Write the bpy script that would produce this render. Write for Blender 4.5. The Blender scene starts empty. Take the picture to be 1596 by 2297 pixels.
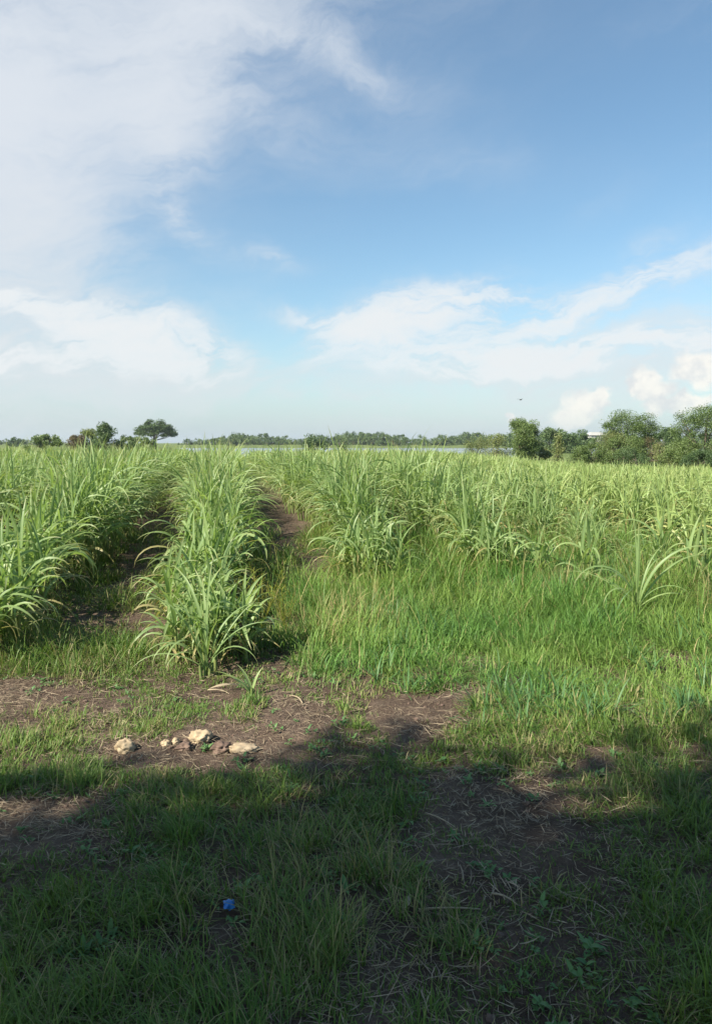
import bpy, math, random
import numpy as np
from mathutils import Vector, Matrix, Euler

R = math.radians
rng = np.random.default_rng(7)
random.seed(7)
sc = bpy.context.scene
COL = sc.collection

# ------------------------------------------------------------------ camera
CAM_H, PITCH, FPX = 1.6, R(5.2), 762.0          # focal length in pixels of a 711 wide picture
cam = bpy.data.cameras.new("camera")
cam.sensor_fit = 'HORIZONTAL'
cam.sensor_width = 36.0
cam.lens = FPX / 711.0 * 36.0
cam.clip_start, cam.clip_end = 0.05, 20000
camo = bpy.data.objects.new("camera", cam)
camo.location = (0, 0, CAM_H)
camo.rotation_euler = (math.pi / 2 - PITCH, 0, 0)
COL.objects.link(camo)
sc.camera = camo

# ------------------------------------------------------------------ light
SUN_EL = R(40)
SUN_DIR = Vector((-0.80, -0.60, 0)).normalized()             # horizontal direction towards the sun
SUN3 = Vector((SUN_DIR.x * math.cos(SUN_EL), SUN_DIR.y * math.cos(SUN_EL), math.sin(SUN_EL)))
sun = bpy.data.lights.new("sun", 'SUN')
sun.energy, sun.angle, sun.color = 5.0, R(0.6), (1.0, 0.93, 0.79)
suno = bpy.data.objects.new("sun", sun)
suno.rotation_euler = SUN3.to_track_quat('Z', 'Y').to_euler()
suno.location = (-20, -15, 25)
COL.objects.link(suno)

sc.view_settings.view_transform = 'Standard'
sc.view_settings.look = 'None'
sc.view_settings.exposure = 0.98
sc.view_settings.gamma = 1.0
sc.render.engine = 'CYCLES'
cy = sc.cycles
cy.use_denoising = True
cy.max_bounces, cy.diffuse_bounces, cy.glossy_bounces = 5, 3, 1
cy.transmission_bounces, cy.transparent_max_bounces, cy.volume_bounces = 4, 4, 0
cy.caustics_reflective = cy.caustics_refractive = False
cy.sample_clamp_indirect = 6.0

# pixel helpers: x, y as measured on the photograph scaled to 1596 x 2297
FD = FPX * 1596.0 / 711.0
def ray(px, py):
    a, b = (px - 798.0) / FD, -(py - 1148.5) / FD
    cp, sp = math.cos(PITCH), math.sin(PITCH)
    return Vector((a, cp + b * sp, -sp + b * cp))
def ground(px, py, z=0.0):
    d = ray(px, py)
    t = (CAM_H - z) / (-d.z)
    return Vector((d.x * t, d.y * t, z))
def azel(px, py):
    d = ray(px, py).normalized()
    return math.atan2(d.x, d.y), math.asin(d.z)

# ------------------------------------------------------------------ node helpers
class NT:
    def __init__(s, tree): s.t = tree; s.n = tree.nodes; s.l = tree.links
    def new(s, kind, **kw):
        nd = s.n.new(kind)
        for k, v in kw.items(): setattr(nd, k, v)
        return nd
    def put(s, sock, v):
        if v is None: return
        if isinstance(v, bpy.types.NodeSocket): s.l.new(v, sock)
        else: sock.default_value = v
    def math(s, op, a, b=None, c=None, clamp=False):
        nd = s.new('ShaderNodeMath', operation=op, use_clamp=clamp)
        s.put(nd.inputs[0], a); s.put(nd.inputs[1], b); s.put(nd.inputs[2], c)
        return nd.outputs[0]
    def mix(s, f, a, b, blend='MIX'):
        nd = s.new('ShaderNodeMix', data_type='RGBA', blend_type=blend)
        s.put(nd.inputs[0], f)
        for sk, v in ((nd.inputs[6], a), (nd.inputs[7], b)):
            s.put(sk, v if isinstance(v, bpy.types.NodeSocket) else (*v[:3], 1.0))
        return nd.outputs[2]
    def noise(s, vec, scale, detail=4, rough=0.55, dist=0.0, lac=2.0):
        nd = s.new('ShaderNodeTexNoise')
        s.put(nd.inputs['Vector'], vec)
        nd.inputs['Scale'].default_value = scale; nd.inputs['Detail'].default_value = detail
        nd.inputs['Roughness'].default_value = rough; nd.inputs['Distortion'].default_value = dist
        nd.inputs['Lacunarity'].default_value = lac
        return nd.outputs['Fac']
    def maprange(s, v, a, b, c=0.0, d=1.0, smooth=True):
        nd = s.new('ShaderNodeMapRange', interpolation_type='SMOOTHSTEP' if smooth else 'LINEAR')
        s.put(nd.inputs[0], v)
        for i, q in enumerate((a, b, c, d)): s.put(nd.inputs[i + 1], q)
        return nd.outputs[0]
    def comb(s, x, y, z=0.0):
        nd = s.new('ShaderNodeCombineXYZ')
        for i, q in enumerate((x, y, z)): s.put(nd.inputs[i], q)
        return nd.outputs[0]

# ------------------------------------------------------------------ sky: physical sky with cirrus veils and far cumulus
world = bpy.data.worlds.new("World")
sc.world = world
world.use_nodes = True
def build_sky():
    world.node_tree.nodes.clear()
    N = NT(world.node_tree)
    out = N.new('ShaderNodeOutputWorld'); bg = N.new('ShaderNodeBackground')
    N.l.new(bg.outputs[0], out.inputs[0])
    sky = N.new('ShaderNodeTexSky', sky_type='NISHITA')
    sky.sun_disc = False
    sky.sun_elevation = SUN_EL
    sky.sun_rotation = math.atan2(SUN_DIR.x, SUN_DIR.y)
    sky.altitude = 0; sky.air_density = 1.0; sky.dust_density = 0.8; sky.ozone_density = 2.0
    tc = N.new('ShaderNodeTexCoord')
    sep = N.new('ShaderNodeSeparateXYZ'); N.l.new(tc.outputs['Generated'], sep.inputs[0])
    X, Y, Z = sep.outputs
    az = N.math('ARCTAN2', X, Y)
    el = N.math('ARCSINE', Z)
    # directions warped by noise so that cloud edges are ragged
    dirv = tc.outputs['Generated']
    w1 = N.math('SUBTRACT', N.noise(dirv, 5.0, 5, 0.6), 0.5)
    w2 = N.math('SUBTRACT', N.noise(N.comb(N.math('ADD', X, 7.3), Y, Z), 5.0, 5, 0.6), 0.5)
    azw = N.math('MULTIPLY_ADD', w1, 0.16, az)
    elw = N.math('MULTIPLY_ADD', w2, 0.12, el)
    # streaky fibres along a gentle slope
    def streak(ang, sx, sy, detail=6, off=0.0, rough=0.62):
        c, s_ = math.cos(ang), math.sin(ang)
        u = N.math('ADD', N.math('MULTIPLY', azw, c * sx), N.math('MULTIPLY', elw, s_ * sx))
        v = N.math('ADD', N.math('MULTIPLY', azw, -s_ * sy), N.math('MULTIPLY', elw, c * sy))
        return N.noise(N.comb(u, v, off), 1.0, detail, rough, 0.3)
    def blob(px, py, rx, ry, ang=0.0, soft=0.0, warp=True):
        a0, e0 = azel(px, py)
        sx, sy = rx / FD, ry / FD
        A = N.math('SUBTRACT', azw if warp else az, a0); E = N.math('SUBTRACT', elw if warp else el, e0)
        c, s_ = math.cos(R(ang)), math.sin(R(ang))
        u = N.math('ADD', N.math('MULTIPLY', A, c / sx), N.math('MULTIPLY', E, s_ / sx))
        v = N.math('ADD', N.math('MULTIPLY', A, -s_ / sy), N.math('MULTIPLY', E, c / sy))
        d2 = N.math('ADD', N.math('MULTIPLY', u, u), N.math('MULTIPLY', v, v))
        return N.math('EXPONENT', N.math('MULTIPLY', d2, -1.0))
    def addup(items):
        r = items[0]
        for q in items[1:]: r = N.math('ADD', r, q)
        return r
    st1 = streak(R(12), 2.2, 9.0)
    st2 = streak(R(-28), 3.0, 11.0, off=3.0)
    fine = streak(R(10), 10.0, 40.0, 8, off=9.0, rough=0.68)
    # broad veils
    veil = addup([N.math('MULTIPLY', blob(*b[:5]), b[5]) for b in (
        (-40, 130, 340, 200, -8, 1.5), (20, 420, 150, 260, 16, 1.15), (330, 290, 90, 60, -20, 1.0), (430, 70, 210, 45, 6, 1.1), (370, 180, 120, 60, 24, 0.9),
        (860, 160, 240, 46, -12, 0.30), (680, 110, 200, 30, -4, 0.45), (560, 265, 220, 50, -16, 0.32), (900, 300, 300, 50, -12, 0.22),
        (-500, 300, 450, 450, 0, 1.6), (300, -250, 800, 200, 0, 0.8),
        (300, 985, 1500, 60, 0, 0.40), (1380, 820, 430, 90, 8, 1.35), (60, 830, 420, 62, 0, 0.95), (420, 870, 300, 46, 0, 0.45))])
    veil = N.math('MULTIPLY', veil, N.maprange(N.math('ADD', N.math('MULTIPLY', st1, 0.6), N.math('MULTIPLY', fine, 0.4)), 0.34, 0.62, 0.40, 1.25))
    wisp = addup([N.math('MULTIPLY', blob(*b[:5]), b[5]) for b in (
        (120, 700, 260, 26, -8, 1.2), (310, 745, 180, 50, -12, 1.8), (60, 815, 300, 44, 6, 1.0),
        (905, 735, 165, 52, 20, 2.3), (1010, 680, 130, 34, 8, 1.4), (730, 712, 120, 18, -10, 0.8), (820, 755, 100, 20, -14, 0.7),
        (1250, 690, 250, 44, 20, 0.9), (1290, 675, 200, 16, 24, 0.6), (1480, 605, 230, 34, 16, 0.6), (1155, 645, 60, 28, 0, 0.7), (1280, 705, 36, 26, -50, 0.4),
        (425, 500, 90, 36, -40, 0.42), (605, 580, 66, 24, -8, 0.45), (300, 597, 70, 18, 8, 0.2), (1350, 440, 60, 30, 20, 0.12),
        (1040, 835, 140, 26, 6, 0.9), (1480, 760, 340, 40, 6, 1.6), (1200, 790, 260, 34, 4, 0.9), (1430, 545, 80, 26, 30, 0.35),
        (480, 845, 180, 28, 0, 0.5), (900, 828, 50, 10, 0, 0.4), (700, 900, 240, 16, 0, 0.3))])
    wisp = N.math('MULTIPLY', wisp, N.maprange(N.math('ADD', N.math('MULTIPLY', st2, 0.4), N.math('MULTIPLY', fine, 0.6)), 0.36, 0.62, 0.10, 1.25))
    # thin cirrus anywhere
    thin = N.math('MULTIPLY', N.maprange(st1, 0.50, 0.75), N.maprange(fine, 0.3, 0.7, 0.05, 0.25))
    dens = N.math('ADD', N.math('ADD', veil, wisp), thin)
    # soft shoulder 1 - exp(-d)
    alpha = N.math('SUBTRACT', 1.0, N.math('EXPONENT', N.math('MULTIPLY', N.math('MULTIPLY', dens, N.maprange(dens, 0.0, 0.9, 0.55, 1.0)), -1.2)))
    alpha = N.math('MULTIPLY', alpha, N.maprange(Z, -0.02, 0.02))
    # cloud light: brighter and creamier near the horizon where the sheets are seen edge on
    low = N.maprange(el, 0.03, 0.36)
    ccol = N.mix(low, (0.375, 0.402, 0.418), (0.370, 0.397, 0.432))
    bright = N.mix(N.maprange(wisp, 0.25, 1.0), ccol, (0.430, 0.447, 0.457))
    # horizon haze
    base = N.new('ShaderNodeVectorMath', operation='SCALE')
    N.l.new(sky.outputs[0], base.inputs[0]); base.inputs['Scale'].default_value = 0.094
    tint = N.mix(1.0, base.outputs[0], (0.80, 0.93, 0.90), 'MULTIPLY')
    mist = N.math('MULTIPLY', N.math('EXPONENT', N.math('MULTIPLY', N.math('MAXIMUM', el, 0.0), -12.0)), 0.80)
    blue = N.mix(mist, tint, (0.262, 0.322, 0.385))
    col = N.mix(alpha, blue, bright)
    # cumulus heads low on the right, billowed with cellular noise
    bw1 = N.math('SUBTRACT', N.noise(dirv, 26.0, 4, 0.6), 0.5)
    bw2 = N.math('SUBTRACT', N.noise(N.comb(X, N.math('ADD', Y, 4.1), Z), 26.0, 4, 0.6), 0.5)
    caz = N.math('MULTIPLY_ADD', bw1, 0.045, az); cel = N.math('MULTIPLY_ADD', bw2, 0.045, el)
    heads = None; lit = None
    for (px, py, rx, ry) in ((1318, 905, 42, 30), (1290, 930, 50, 24), (1345, 880, 20, 14), (1440, 850, 34, 26), (1468, 880, 44, 28),
                             (1420, 868, 22, 20), (1575, 812, 44, 26), (1545, 838, 40, 20), (1600, 835, 60, 26), (1490, 915, 50, 20),
                             (1560, 895, 46, 18), (1750, 850, 90, 50), (1135, 938, 12, 14)):
        a0, e0 = azel(px, py)
        u = N.math('DIVIDE', N.math('SUBTRACT', caz, a0), rx / FD)
        v = N.math('DIVIDE', N.math('SUBTRACT', cel, e0), ry / FD)
        f = N.math('SUBTRACT', 1.0, N.math('SQRT', N.math('ADD', N.math('MULTIPLY', u, u), N.math('MULTIPLY', v, v))))
        heads = f if heads is None else N.math('MAXIMUM', heads, f)
    ca = N.maprange(heads, -0.28, 0.36)
    ctex = N.noise(dirv, 60.0, 5, 0.6)
    ccum = N.mix(N.maprange(N.math('ADD', N.math('MULTIPLY', ctex, 0.5), N.math('MULTIPLY', bw2, 1.4)), 0.0, 0.45), (0.385, 0.395, 0.405), (0.53, 0.51, 0.47))  # shaded and sunlit cloud tones painted in by noise
    ca = N.math('MULTIPLY', ca, N.maprange(el, -0.01, 0.055, 0.12, 0.82))
    col = N.mix(ca, col, ccum)
    # below the horizon: plain haze colour
    col = N.mix(N.maprange(Z, -0.01, 0.0), (0.10, 0.115, 0.092), col)
    N.l.new(col, bg.inputs[0])
    bg.inputs[1].default_value = 1.0
    world.cycles.sampling_method = 'MANUAL'
    world.cycles.sample_map_resolution = 512
build_sky()

# ------------------------------------------------------------------ mesh helpers
def mk_mesh(name, V, F, mats, dat=None, smooth=True, mi=None):
    """V (n,3), F (m,k) with k = 3 or 4, dat (n,4) stored as the colour attribute 'dat'"""
    V = np.asarray(V, dtype=np.float32); F = np.asarray(F, dtype=np.int32)
    me = bpy.data.meshes.new(name)
    k = F.shape[1]
    me.vertices.add(len(V)); me.vertices.foreach_set('co', V.ravel())
    me.loops.add(F.size); me.loops.foreach_set('vertex_index', F.ravel())
    me.polygons.add(len(F))
    me.polygons.foreach_set('loop_start', np.arange(0, F.size, k, dtype=np.int32))
    me.polygons.foreach_set('loop_total', np.full(len(F), k, dtype=np.int32))
    if smooth: me.polygons.foreach_set('use_smooth', np.ones(len(F), dtype=bool))
    if mi is not None: me.polygons.foreach_set('material_index', np.asarray(mi, dtype=np.int32))
    if dat is not None:
        a = me.attributes.new('dat', 'FLOAT_COLOR', 'POINT')
        a.data.foreach_set('color', np.asarray(dat, dtype=np.float32).ravel())
    me.update(calc_edges=True)
    for m in (mats if isinstance(mats, (list, tuple)) else [mats]): me.materials.append(m)
    return me
def link(name, data, parent=None, loc=None, kind=None, label=None, cat=None, group=None):
    o = bpy.data.objects.new(name, data); COL.objects.link(o)
    if parent: o.parent = parent
    if loc is not None: o.location = loc
    if kind: o['kind'] = kind
    if label: o['label'] = label
    if cat: o['category'] = cat
    if group: o['group'] = group
    return o
class Acc:
    """collects vertex and face arrays"""
    def __init__(s): s.V = []; s.F = []; s.D = []; s.M = []; s.n = 0
    def add(s, V, F, D=None, m=0):
        V = np.asarray(V, float); F = np.asarray(F, int)
        s.V.append(V); s.F.append(F + s.n); s.n += len(V)
        s.D.append(np.zeros((len(V), 4)) if D is None else D); s.M.append(np.full(len(F), m))
    def mesh(s, name, mats, smooth=True):
        return mk_mesh(name, np.vstack(s.V), np.vstack(s.F), mats, np.vstack(s.D), smooth, np.concatenate(s.M))

def vnoise(x, y, seed=0):
    """smooth value noise on arrays"""
    x = np.asarray(x, float); y = np.asarray(y, float)
    xi = np.floor(x).astype(np.int64); yi = np.floor(y).astype(np.int64)
    fx = x - xi; fy = y - yi
    fx = fx * fx * (3 - 2 * fx); fy = fy * fy * (3 - 2 * fy)
    def h(a, b):
        n = (a * 374761393 + b * 668265263 + seed * 1442695041) & 0x7fffffff
        n = ((n ^ (n >> 13)) * 1274126177) & 0x7fffffff
        return ((n ^ (n >> 16)) & 0xffff) / 65535.0
    return (h(xi, yi) * (1 - fx) * (1 - fy) + h(xi + 1, yi) * fx * (1 - fy) + h(xi, yi + 1) * (1 - fx) * fy + h(xi + 1, yi + 1) * fx * fy)
def fbm(x, y, oct=4, seed=0):
    r = 0; a = 0.5; t = 0
    for i in range(oct):
        r = r + a * vnoise(x * 2 ** i, y * 2 ** i, seed + i * 17); t += a; a *= 0.5
    return r / t
def sstep(a, b, x):
    t = np.clip((x - a) / (b - a), 0, 1); return t * t * (3 - 2 * t)

# ------------------------------------------------------------------ materials
def new_mat(name):
    m = bpy.data.materials.new(name); m.use_nodes = True; m.node_tree.nodes.clear()
    N = NT(m.node_tree); out = N.new('ShaderNodeOutputMaterial')
    return m, N, out
def leaf_mat(name, c_dark, c_light, c_dry, dry_amt=1.0, rough=0.45, spec=0.35, trans=0.30, tipdry=0.0, midrib=0.0, patch=None, randamt=0.55):
    """plant tissue: colour varies with the leaf's own number, the plant's number and dryness stored on the leaf"""
    m, N, out = new_mat(name)
    at = N.new('ShaderNodeAttribute', attribute_name='dat', attribute_type='GEOMETRY')
    sep = N.new('ShaderNodeSeparateColor'); N.l.new(at.outputs['Color'], sep.inputs[0])
    oi = N.new('ShaderNodeObjectInfo')
    r = N.math('ADD', N.math('MULTIPLY', sep.outputs[0], randamt), N.math('MULTIPLY', oi.outputs['Random'], 1.0 - randamt))
    col = N.mix(r, c_dark, c_light)
    geo = N.new('ShaderNodeNewGeometry')
    if patch:
        p = N.maprange(N.noise(geo.outputs['Position'], patch[0], 2, 0.5), 0.36, 0.66)
        col = N.mix(N.math('MULTIPLY', p, patch[2]), col, patch[1])
    if midrib:
        mr = N.maprange(N.math('ABSOLUTE', N.math('SUBTRACT', sep.outputs[2], 0.5)), 0.05, 0.16, midrib, 0.0)
        col = N.mix(mr, col, (0.36, 0.42, 0.22))
    dry = N.math('MULTIPLY', at.outputs['Alpha'], dry_amt)
    if tipdry:
        dry = N.math('MAXIMUM', dry, N.math('MULTIPLY', N.maprange(sep.outputs[1], 0.72, 1.0), tipdry))
    col = N.mix(N.math('MINIMUM', dry, 1.0), col, c_dry)
    bs = N.new('ShaderNodeBsdfPrincipled')
    N.l.new(col, bs.inputs['Base Color']); bs.inputs['Roughness'].default_value = rough
    bs.inputs['Specular IOR Level'].default_value = spec
    tr = N.new('ShaderNodeBsdfTranslucent')
    tcol = N.mix(1.0, col, (1.05, 1.12, 0.55), 'MULTIPLY'); N.l.new(tcol, tr.inputs[0])
    mx = N.new('ShaderNodeMixShader'); mx.inputs[0].default_value = trans
    N.l.new(bs.outputs[0], mx.inputs[1]); N.l.new(tr.outputs[0], mx.inputs[2]); N.l.new(mx.outputs[0], out.inputs[0])
    return m
M = {}
M['cane'] = leaf_mat('cane_leaf', (0.165, 0.270, 0.095), (0.335, 0.440, 0.165), (0.42, 0.34, 0.16), midrib=0.5, tipdry=0.5, rough=0.42, spec=0.36, trans=0.42)
M['cane_yellow'] = leaf_mat('cane_leaf_yellowish', (0.195, 0.290, 0.085), (0.335, 0.425, 0.140), (0.45, 0.36, 0.15), midrib=0.4, tipdry=0.4, rough=0.42, spec=0.4)
M['stalk'] = leaf_mat('cane_stalk', (0.12, 0.19, 0.055), (0.22, 0.23, 0.08), (0.34, 0.24, 0.12), rough=0.5, trans=0.02)
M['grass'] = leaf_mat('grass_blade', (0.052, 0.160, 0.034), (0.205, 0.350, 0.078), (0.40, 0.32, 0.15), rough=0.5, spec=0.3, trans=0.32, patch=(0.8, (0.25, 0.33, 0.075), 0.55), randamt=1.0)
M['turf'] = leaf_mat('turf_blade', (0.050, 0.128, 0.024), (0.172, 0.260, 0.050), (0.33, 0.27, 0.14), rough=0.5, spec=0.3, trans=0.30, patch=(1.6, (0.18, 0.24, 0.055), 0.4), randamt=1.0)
M['weed'] = leaf_mat('weed_leaf', (0.06, 0.15, 0.05), (0.15, 0.26, 0.085), (0.30, 0.26, 0.10), rough=0.5, trans=0.25)
M['sedge'] = leaf_mat('yellow_weed', (0.24, 0.26, 0.04), (0.34, 0.32, 0.05), (0.40, 0.30, 0.10), rough=0.5, trans=0.3)
M['straw'] = leaf_mat('straw', (0.17, 0.125, 0.085), (0.42, 0.34, 0.23), (0.40, 0.30, 0.18), rough=0.6, spec=0.2, trans=0.05)
M['tree_dark'] = leaf_mat('foliage_dark', (0.060, 0.105, 0.042), (0.130, 0.185, 0.068), (0.2, 0.15, 0.06), rough=0.5, trans=0.25)
M['tree_mid'] = leaf_mat('foliage_mid', (0.080, 0.130, 0.040), (0.170, 0.228, 0.072), (0.2, 0.15, 0.06), rough=0.5, trans=0.25)
M['tree_olive'] = leaf_mat('foliage_olive', (0.125, 0.155, 0.055), (0.220, 0.245, 0.090), (0.2, 0.15, 0.06), rough=0.55, trans=0.25)
M['tree_yellow'] = leaf_mat('foliage_yellowish', (0.13, 0.17, 0.04), (0.23, 0.26, 0.06), (0.2, 0.15, 0.06), rough=0.55, trans=0.25)
M['tree_brown'] = leaf_mat('foliage_brownish', (0.11, 0.085, 0.048), (0.185, 0.150, 0.080), (0.2, 0.15, 0.06), rough=0.6, trans=0.2)
def simple(name, c1, c2, scale, rough=0.85, bump=0.3, detail=6, spec=0.2, coord='Object', bscale=None):
    m, N, out = new_mat(name)
    tc = N.new('ShaderNodeTexCoord')
    n = N.noise(tc.outputs[coord], scale, detail, 0.6)
    col = N.mix(N.maprange(n, 0.3, 0.7), c1, c2)
    bs = N.new('ShaderNodeBsdfPrincipled'); N.l.new(col, bs.inputs['Base Color'])
    bs.inputs['Roughness'].default_value = rough; bs.inputs['Specular IOR Level'].default_value = spec
    bp = N.new('ShaderNodeBump'); bp.inputs['Strength'].default_value = bump
    N.l.new(N.noise(tc.outputs[coord], bscale or scale * 2.5, 5, 0.65), bp.inputs['Height']); N.l.new(bp.outputs[0], bs.inputs['Normal'])
    N.l.new(bs.outputs[0], out.inputs[0])
    return m
M['bark'] = simple('bark', (0.09, 0.07, 0.05), (0.2, 0.17, 0.13), 8, 0.9, 0.6)
M['stone'] = simple('pale_stone', (0.27, 0.20, 0.125), (0.47, 0.375, 0.25), 14, 0.9, 0.9)
M['wood'] = simple('weathered_wood', (0.30, 0.225, 0.145), (0.50, 0.40, 0.275), 10, 0.9, 0.9)
M['clod'] = simple('soil_clod', (0.10, 0.065, 0.050), (0.20, 0.14, 0.11), 18, 0.95, 0.9)
M['blue'] = simple('blue_plastic', (0.02, 0.15, 0.50), (0.05, 0.27, 0.68), 40, 0.35, 0.3, spec=0.5)
M['wall'] = simple('pale_render', (0.36, 0.35, 0.32), (0.43, 0.42, 0.39), 2, 0.8, 0.1)
M['roofing'] = simple('grey_roofing', (0.36, 0.35, 0.33), (0.48, 0.46, 0.43), 3, 0.7, 0.1)
M['pane'] = simple('dark_pane', (0.03, 0.04, 0.05), (0.05, 0.06, 0.07), 2, 0.2, 0.0, spec=0.5)
M['feather'] = simple('dark_feather', (0.03, 0.03, 0.03), (0.06, 0.055, 0.05), 20, 0.8, 0.1)

def soil_mat():
    m, N, out = new_mat('soil')
    geo = N.new('ShaderNodeNewGeometry'); P = geo.outputs['Position']
    big = N.noise(P, 0.9, 4, 0.55); mid = N.noise(P, 7.0, 6, 0.65); fin = N.noise(P, 70.0, 5, 0.7)
    col = N.mix(N.maprange(big, 0.35, 0.68), (0.082, 0.057, 0.042), (0.158, 0.112, 0.083))
    col = N.mix(N.math('MULTIPLY', N.maprange(mid, 0.40, 0.70), 0.6), col, (0.205, 0.152, 0.115))
    col = N.mix(N.math('MULTIPLY', N.maprange(fin, 0.52, 0.72), 0.45), col, (0.26, 0.20, 0.145))
    col = N.mix(N.math('MULTIPLY', N.maprange(fin, 0.48, 0.30), 0.5), col, (0.075, 0.050, 0.040))
    # far land carries dull green ground cover
    sp = N.new('ShaderNodeSeparateXYZ'); N.l.new(P, sp.inputs[0])
    g = N.maprange(sp.outputs[1], 14.0, 40.0)
    gc = N.mix(N.noise(P, 0.05, 4), (0.075, 0.115, 0.035), (0.16, 0.19, 0.06))
    col = N.mix(g, col, gc)
    bs = N.new('ShaderNodeBsdfPrincipled'); N.l.new(col, bs.inputs['Base Color'])
    bs.inputs['Roughness'].default_value = 0.95; bs.inputs['Specular IOR Level'].default_value = 0.12
    bp = N.new('ShaderNodeBump'); bp.inputs['Strength'].default_value = 1.0; bp.inputs['Distance'].default_value = 0.05
    hh = N.math('ADD', mid, N.math('MULTIPLY', fin, 0.45)); N.l.new(hh, bp.inputs['Height']); N.l.new(bp.outputs[0], bs.inputs['Normal'])
    N.l.new(bs.outputs[0], out.inputs[0])
    return m
M['soil'] = soil_mat()
def water_mat():
    m, N, out = new_mat('lake_water')
    geo = N.new('ShaderNodeNewGeometry')
    bs = N.new('ShaderNodeBsdfPrincipled'); bs.inputs['Base Color'].default_value = (0.22, 0.25, 0.25, 1)
    bs.inputs['Roughness'].default_value = 0.22; bs.inputs['IOR'].default_value = 1.33
    bp = N.new('ShaderNodeBump'); bp.inputs['Strength'].default_value = 0.25
    N.l.new(N.noise(geo.outputs['Position'], 0.8, 4), bp.inputs['Height']); N.l.new(bp.outputs[0], bs.inputs['Normal'])
    N.l.new(bs.outputs[0], out.inputs[0]); return m
M['water'] = water_mat()

# ------------------------------------------------------------------ row layout
P2 = ground(435, 1510)
ROW_SL = -0.157                                    # rows run a little to the left of straight ahead
def row_x(off, y): return P2.x + off + ROW_SL * (y - P2.y)
ROWS = [-1.72 - 1.55 * i for i in range(0, 24)][::-1] + [0.0, 1.95] + [1.95 + 1.4 * i for i in range(1, 34)]

def field_end(x, y):
    """the crop ends about fifty metres out, nearer on the right"""
    return 60 + 4 * np.sin(x * 0.11) - 16 * sstep(4, 22, x)

# ------------------------------------------------------------------ ground sheet
def lake_mask(x, y):
    pen = sstep(0.02, 0.05, -0.205 - x / np.maximum(y, 1)) * sstep(0.02, 0.05, x / np.maximum(y, 1) + 0.50) * sstep(420, 380, y)
    right = sstep(0.16, 0.24, x / np.maximum(y, 1)) * sstep(200, 150, y)
    return sstep(85, 105, y) * sstep(500, 480, y) * (1 - pen) * (1 - right)
def gz(x, y):
    x = np.asarray(x, float); y = np.asarray(y, float)
    near = sstep(60, 30, np.hypot(x, y))
    z = near * (0.10 * (fbm(x * 0.7, y * 0.7, 3, 3) - 0.5) + 0.05 * (fbm(x * 3.2, y * 3.2, 3, 11) - 0.5) + 0.022 * (fbm(x * 13, y * 13, 2, 23) - 0.5))
    d = np.full(x.shape, 9.0)
    for off in ROWS: d = np.minimum(d, np.abs(x - (P2.x + off + ROW_SL * (y - P2.y))))
    z = z + 0.06 * np.exp(-(d / 0.35) ** 2) * sstep(5.0, 6.5, y) * near
    z = z - 0.55 * sstep(14, 42, y) * sstep(0.10, 0.34, x / np.maximum(y, 1))
    return z - 2.6 * lake_mask(x, y)
def gzf(x, y): return float(gz(np.array([x]), np.array([y]))[0])
def build_ground():
    def axis(lo, hi, step, far, neg):
        a = list(np.arange(lo, hi, step)); s = step; v = a[-1]
        while v < far: s *= 1.13; v += s; a.append(v)
        s = step; v = a[0]; b = []
        while v > neg: s *= 1.16; v -= s; b.append(v)
        return np.array(b[::-1] + a)
    xs = axis(-4.2, 4.2, 0.035, 2400, -2400); ys = axis(1.2, 9.0, 0.035, 2600, -300)
    X, Y = np.meshgrid(xs, ys); Z = gz(X.ravel(), Y.ravel())
    V = np.column_stack([X.ravel(), Y.ravel(), Z])
    nx, ny = len(xs), len(ys)
    i = (np.arange(ny - 1)[:, None] * nx + np.arange(nx - 1)[None, :]).ravel()
    F = np.column_stack([i, i + 1, i + nx + 1, i + nx])
    link('ground', mk_mesh('ground', V, F, M['soil']), kind='structure')
    w = np.array([[-700, 80, -1.85], [700, 80, -1.85], [700, 520, -1.85], [-700, 520, -1.85]])
    link('lake_water', mk_mesh('lake_water', w, [[0, 1, 2, 3]], M['water'], smooth=False), kind='structure')
build_ground()

# ------------------------------------------------------------------ leaf ribbons
def ribbon(length, width, th0, bend, seg=9, fold=0.35, twist=0.0, power=1.6, side=0.0, r=0.5, dry=0.0, roll=0.0):
    """a blade from the origin rising towards +x; returns V, F, D. th0: first elevation angle, bend: total fall of the angle"""
    s = np.linspace(0, 1, seg + 1)
    th = th0 - bend * s ** power
    sm = 0.5 * (th[1:] + th[:-1]); ds = length / seg
    x = np.concatenate([[0], np.cumsum(np.cos(sm) * ds)]); z = np.concatenate([[0], np.cumsum(np.sin(sm) * ds)])
    y = side * length * s ** 2
    w = 0.5 * width * np.clip(np.minimum(1.0, 0.45 + 2.2 * s) * (1 - s ** 2.6), 0.02, 1)
    C = np.column_stack([x, y, z])
    nrm = np.column_stack([-np.sin(th), 0 * th, np.cos(th)])
    tw = roll + twist * s
    side_v = np.column_stack([0 * s, np.cos(tw), 0 * s]) + nrm * np.sin(tw)[:, None]
    up = nrm * np.cos(tw)[:, None] - np.column_stack([0 * s, np.sin(tw), 0 * s])
    L = C + side_v * w[:, None] + up * (fold * w)[:, None]
    Rr = C - side_v * w[:, None] + up * (fold * w)[:, None]
    V = np.empty((3 * (seg + 1), 3)); V[0::3] = L; V[1::3] = C; V[2::3] = Rr
    i = np.arange(seg) * 3
    F = np.vstack([np.column_stack([i, i + 1, i + 4, i + 3]), np.column_stack([i + 1, i + 2, i + 5, i + 4])])
    D = np.empty((len(V), 4)); D[:, 0] = r; D[:, 1] = np.repeat(s, 3); D[:, 2] = np.tile([0, 0.5, 1], seg + 1); D[:, 3] = dry
    return V, F, D
def rotz(V, a):
    c, s = math.cos(a), math.sin(a)
    return np.column_stack([V[:, 0] * c - V[:, 1] * s, V[:, 0] * s + V[:, 1] * c, V[:, 2]])
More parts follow.
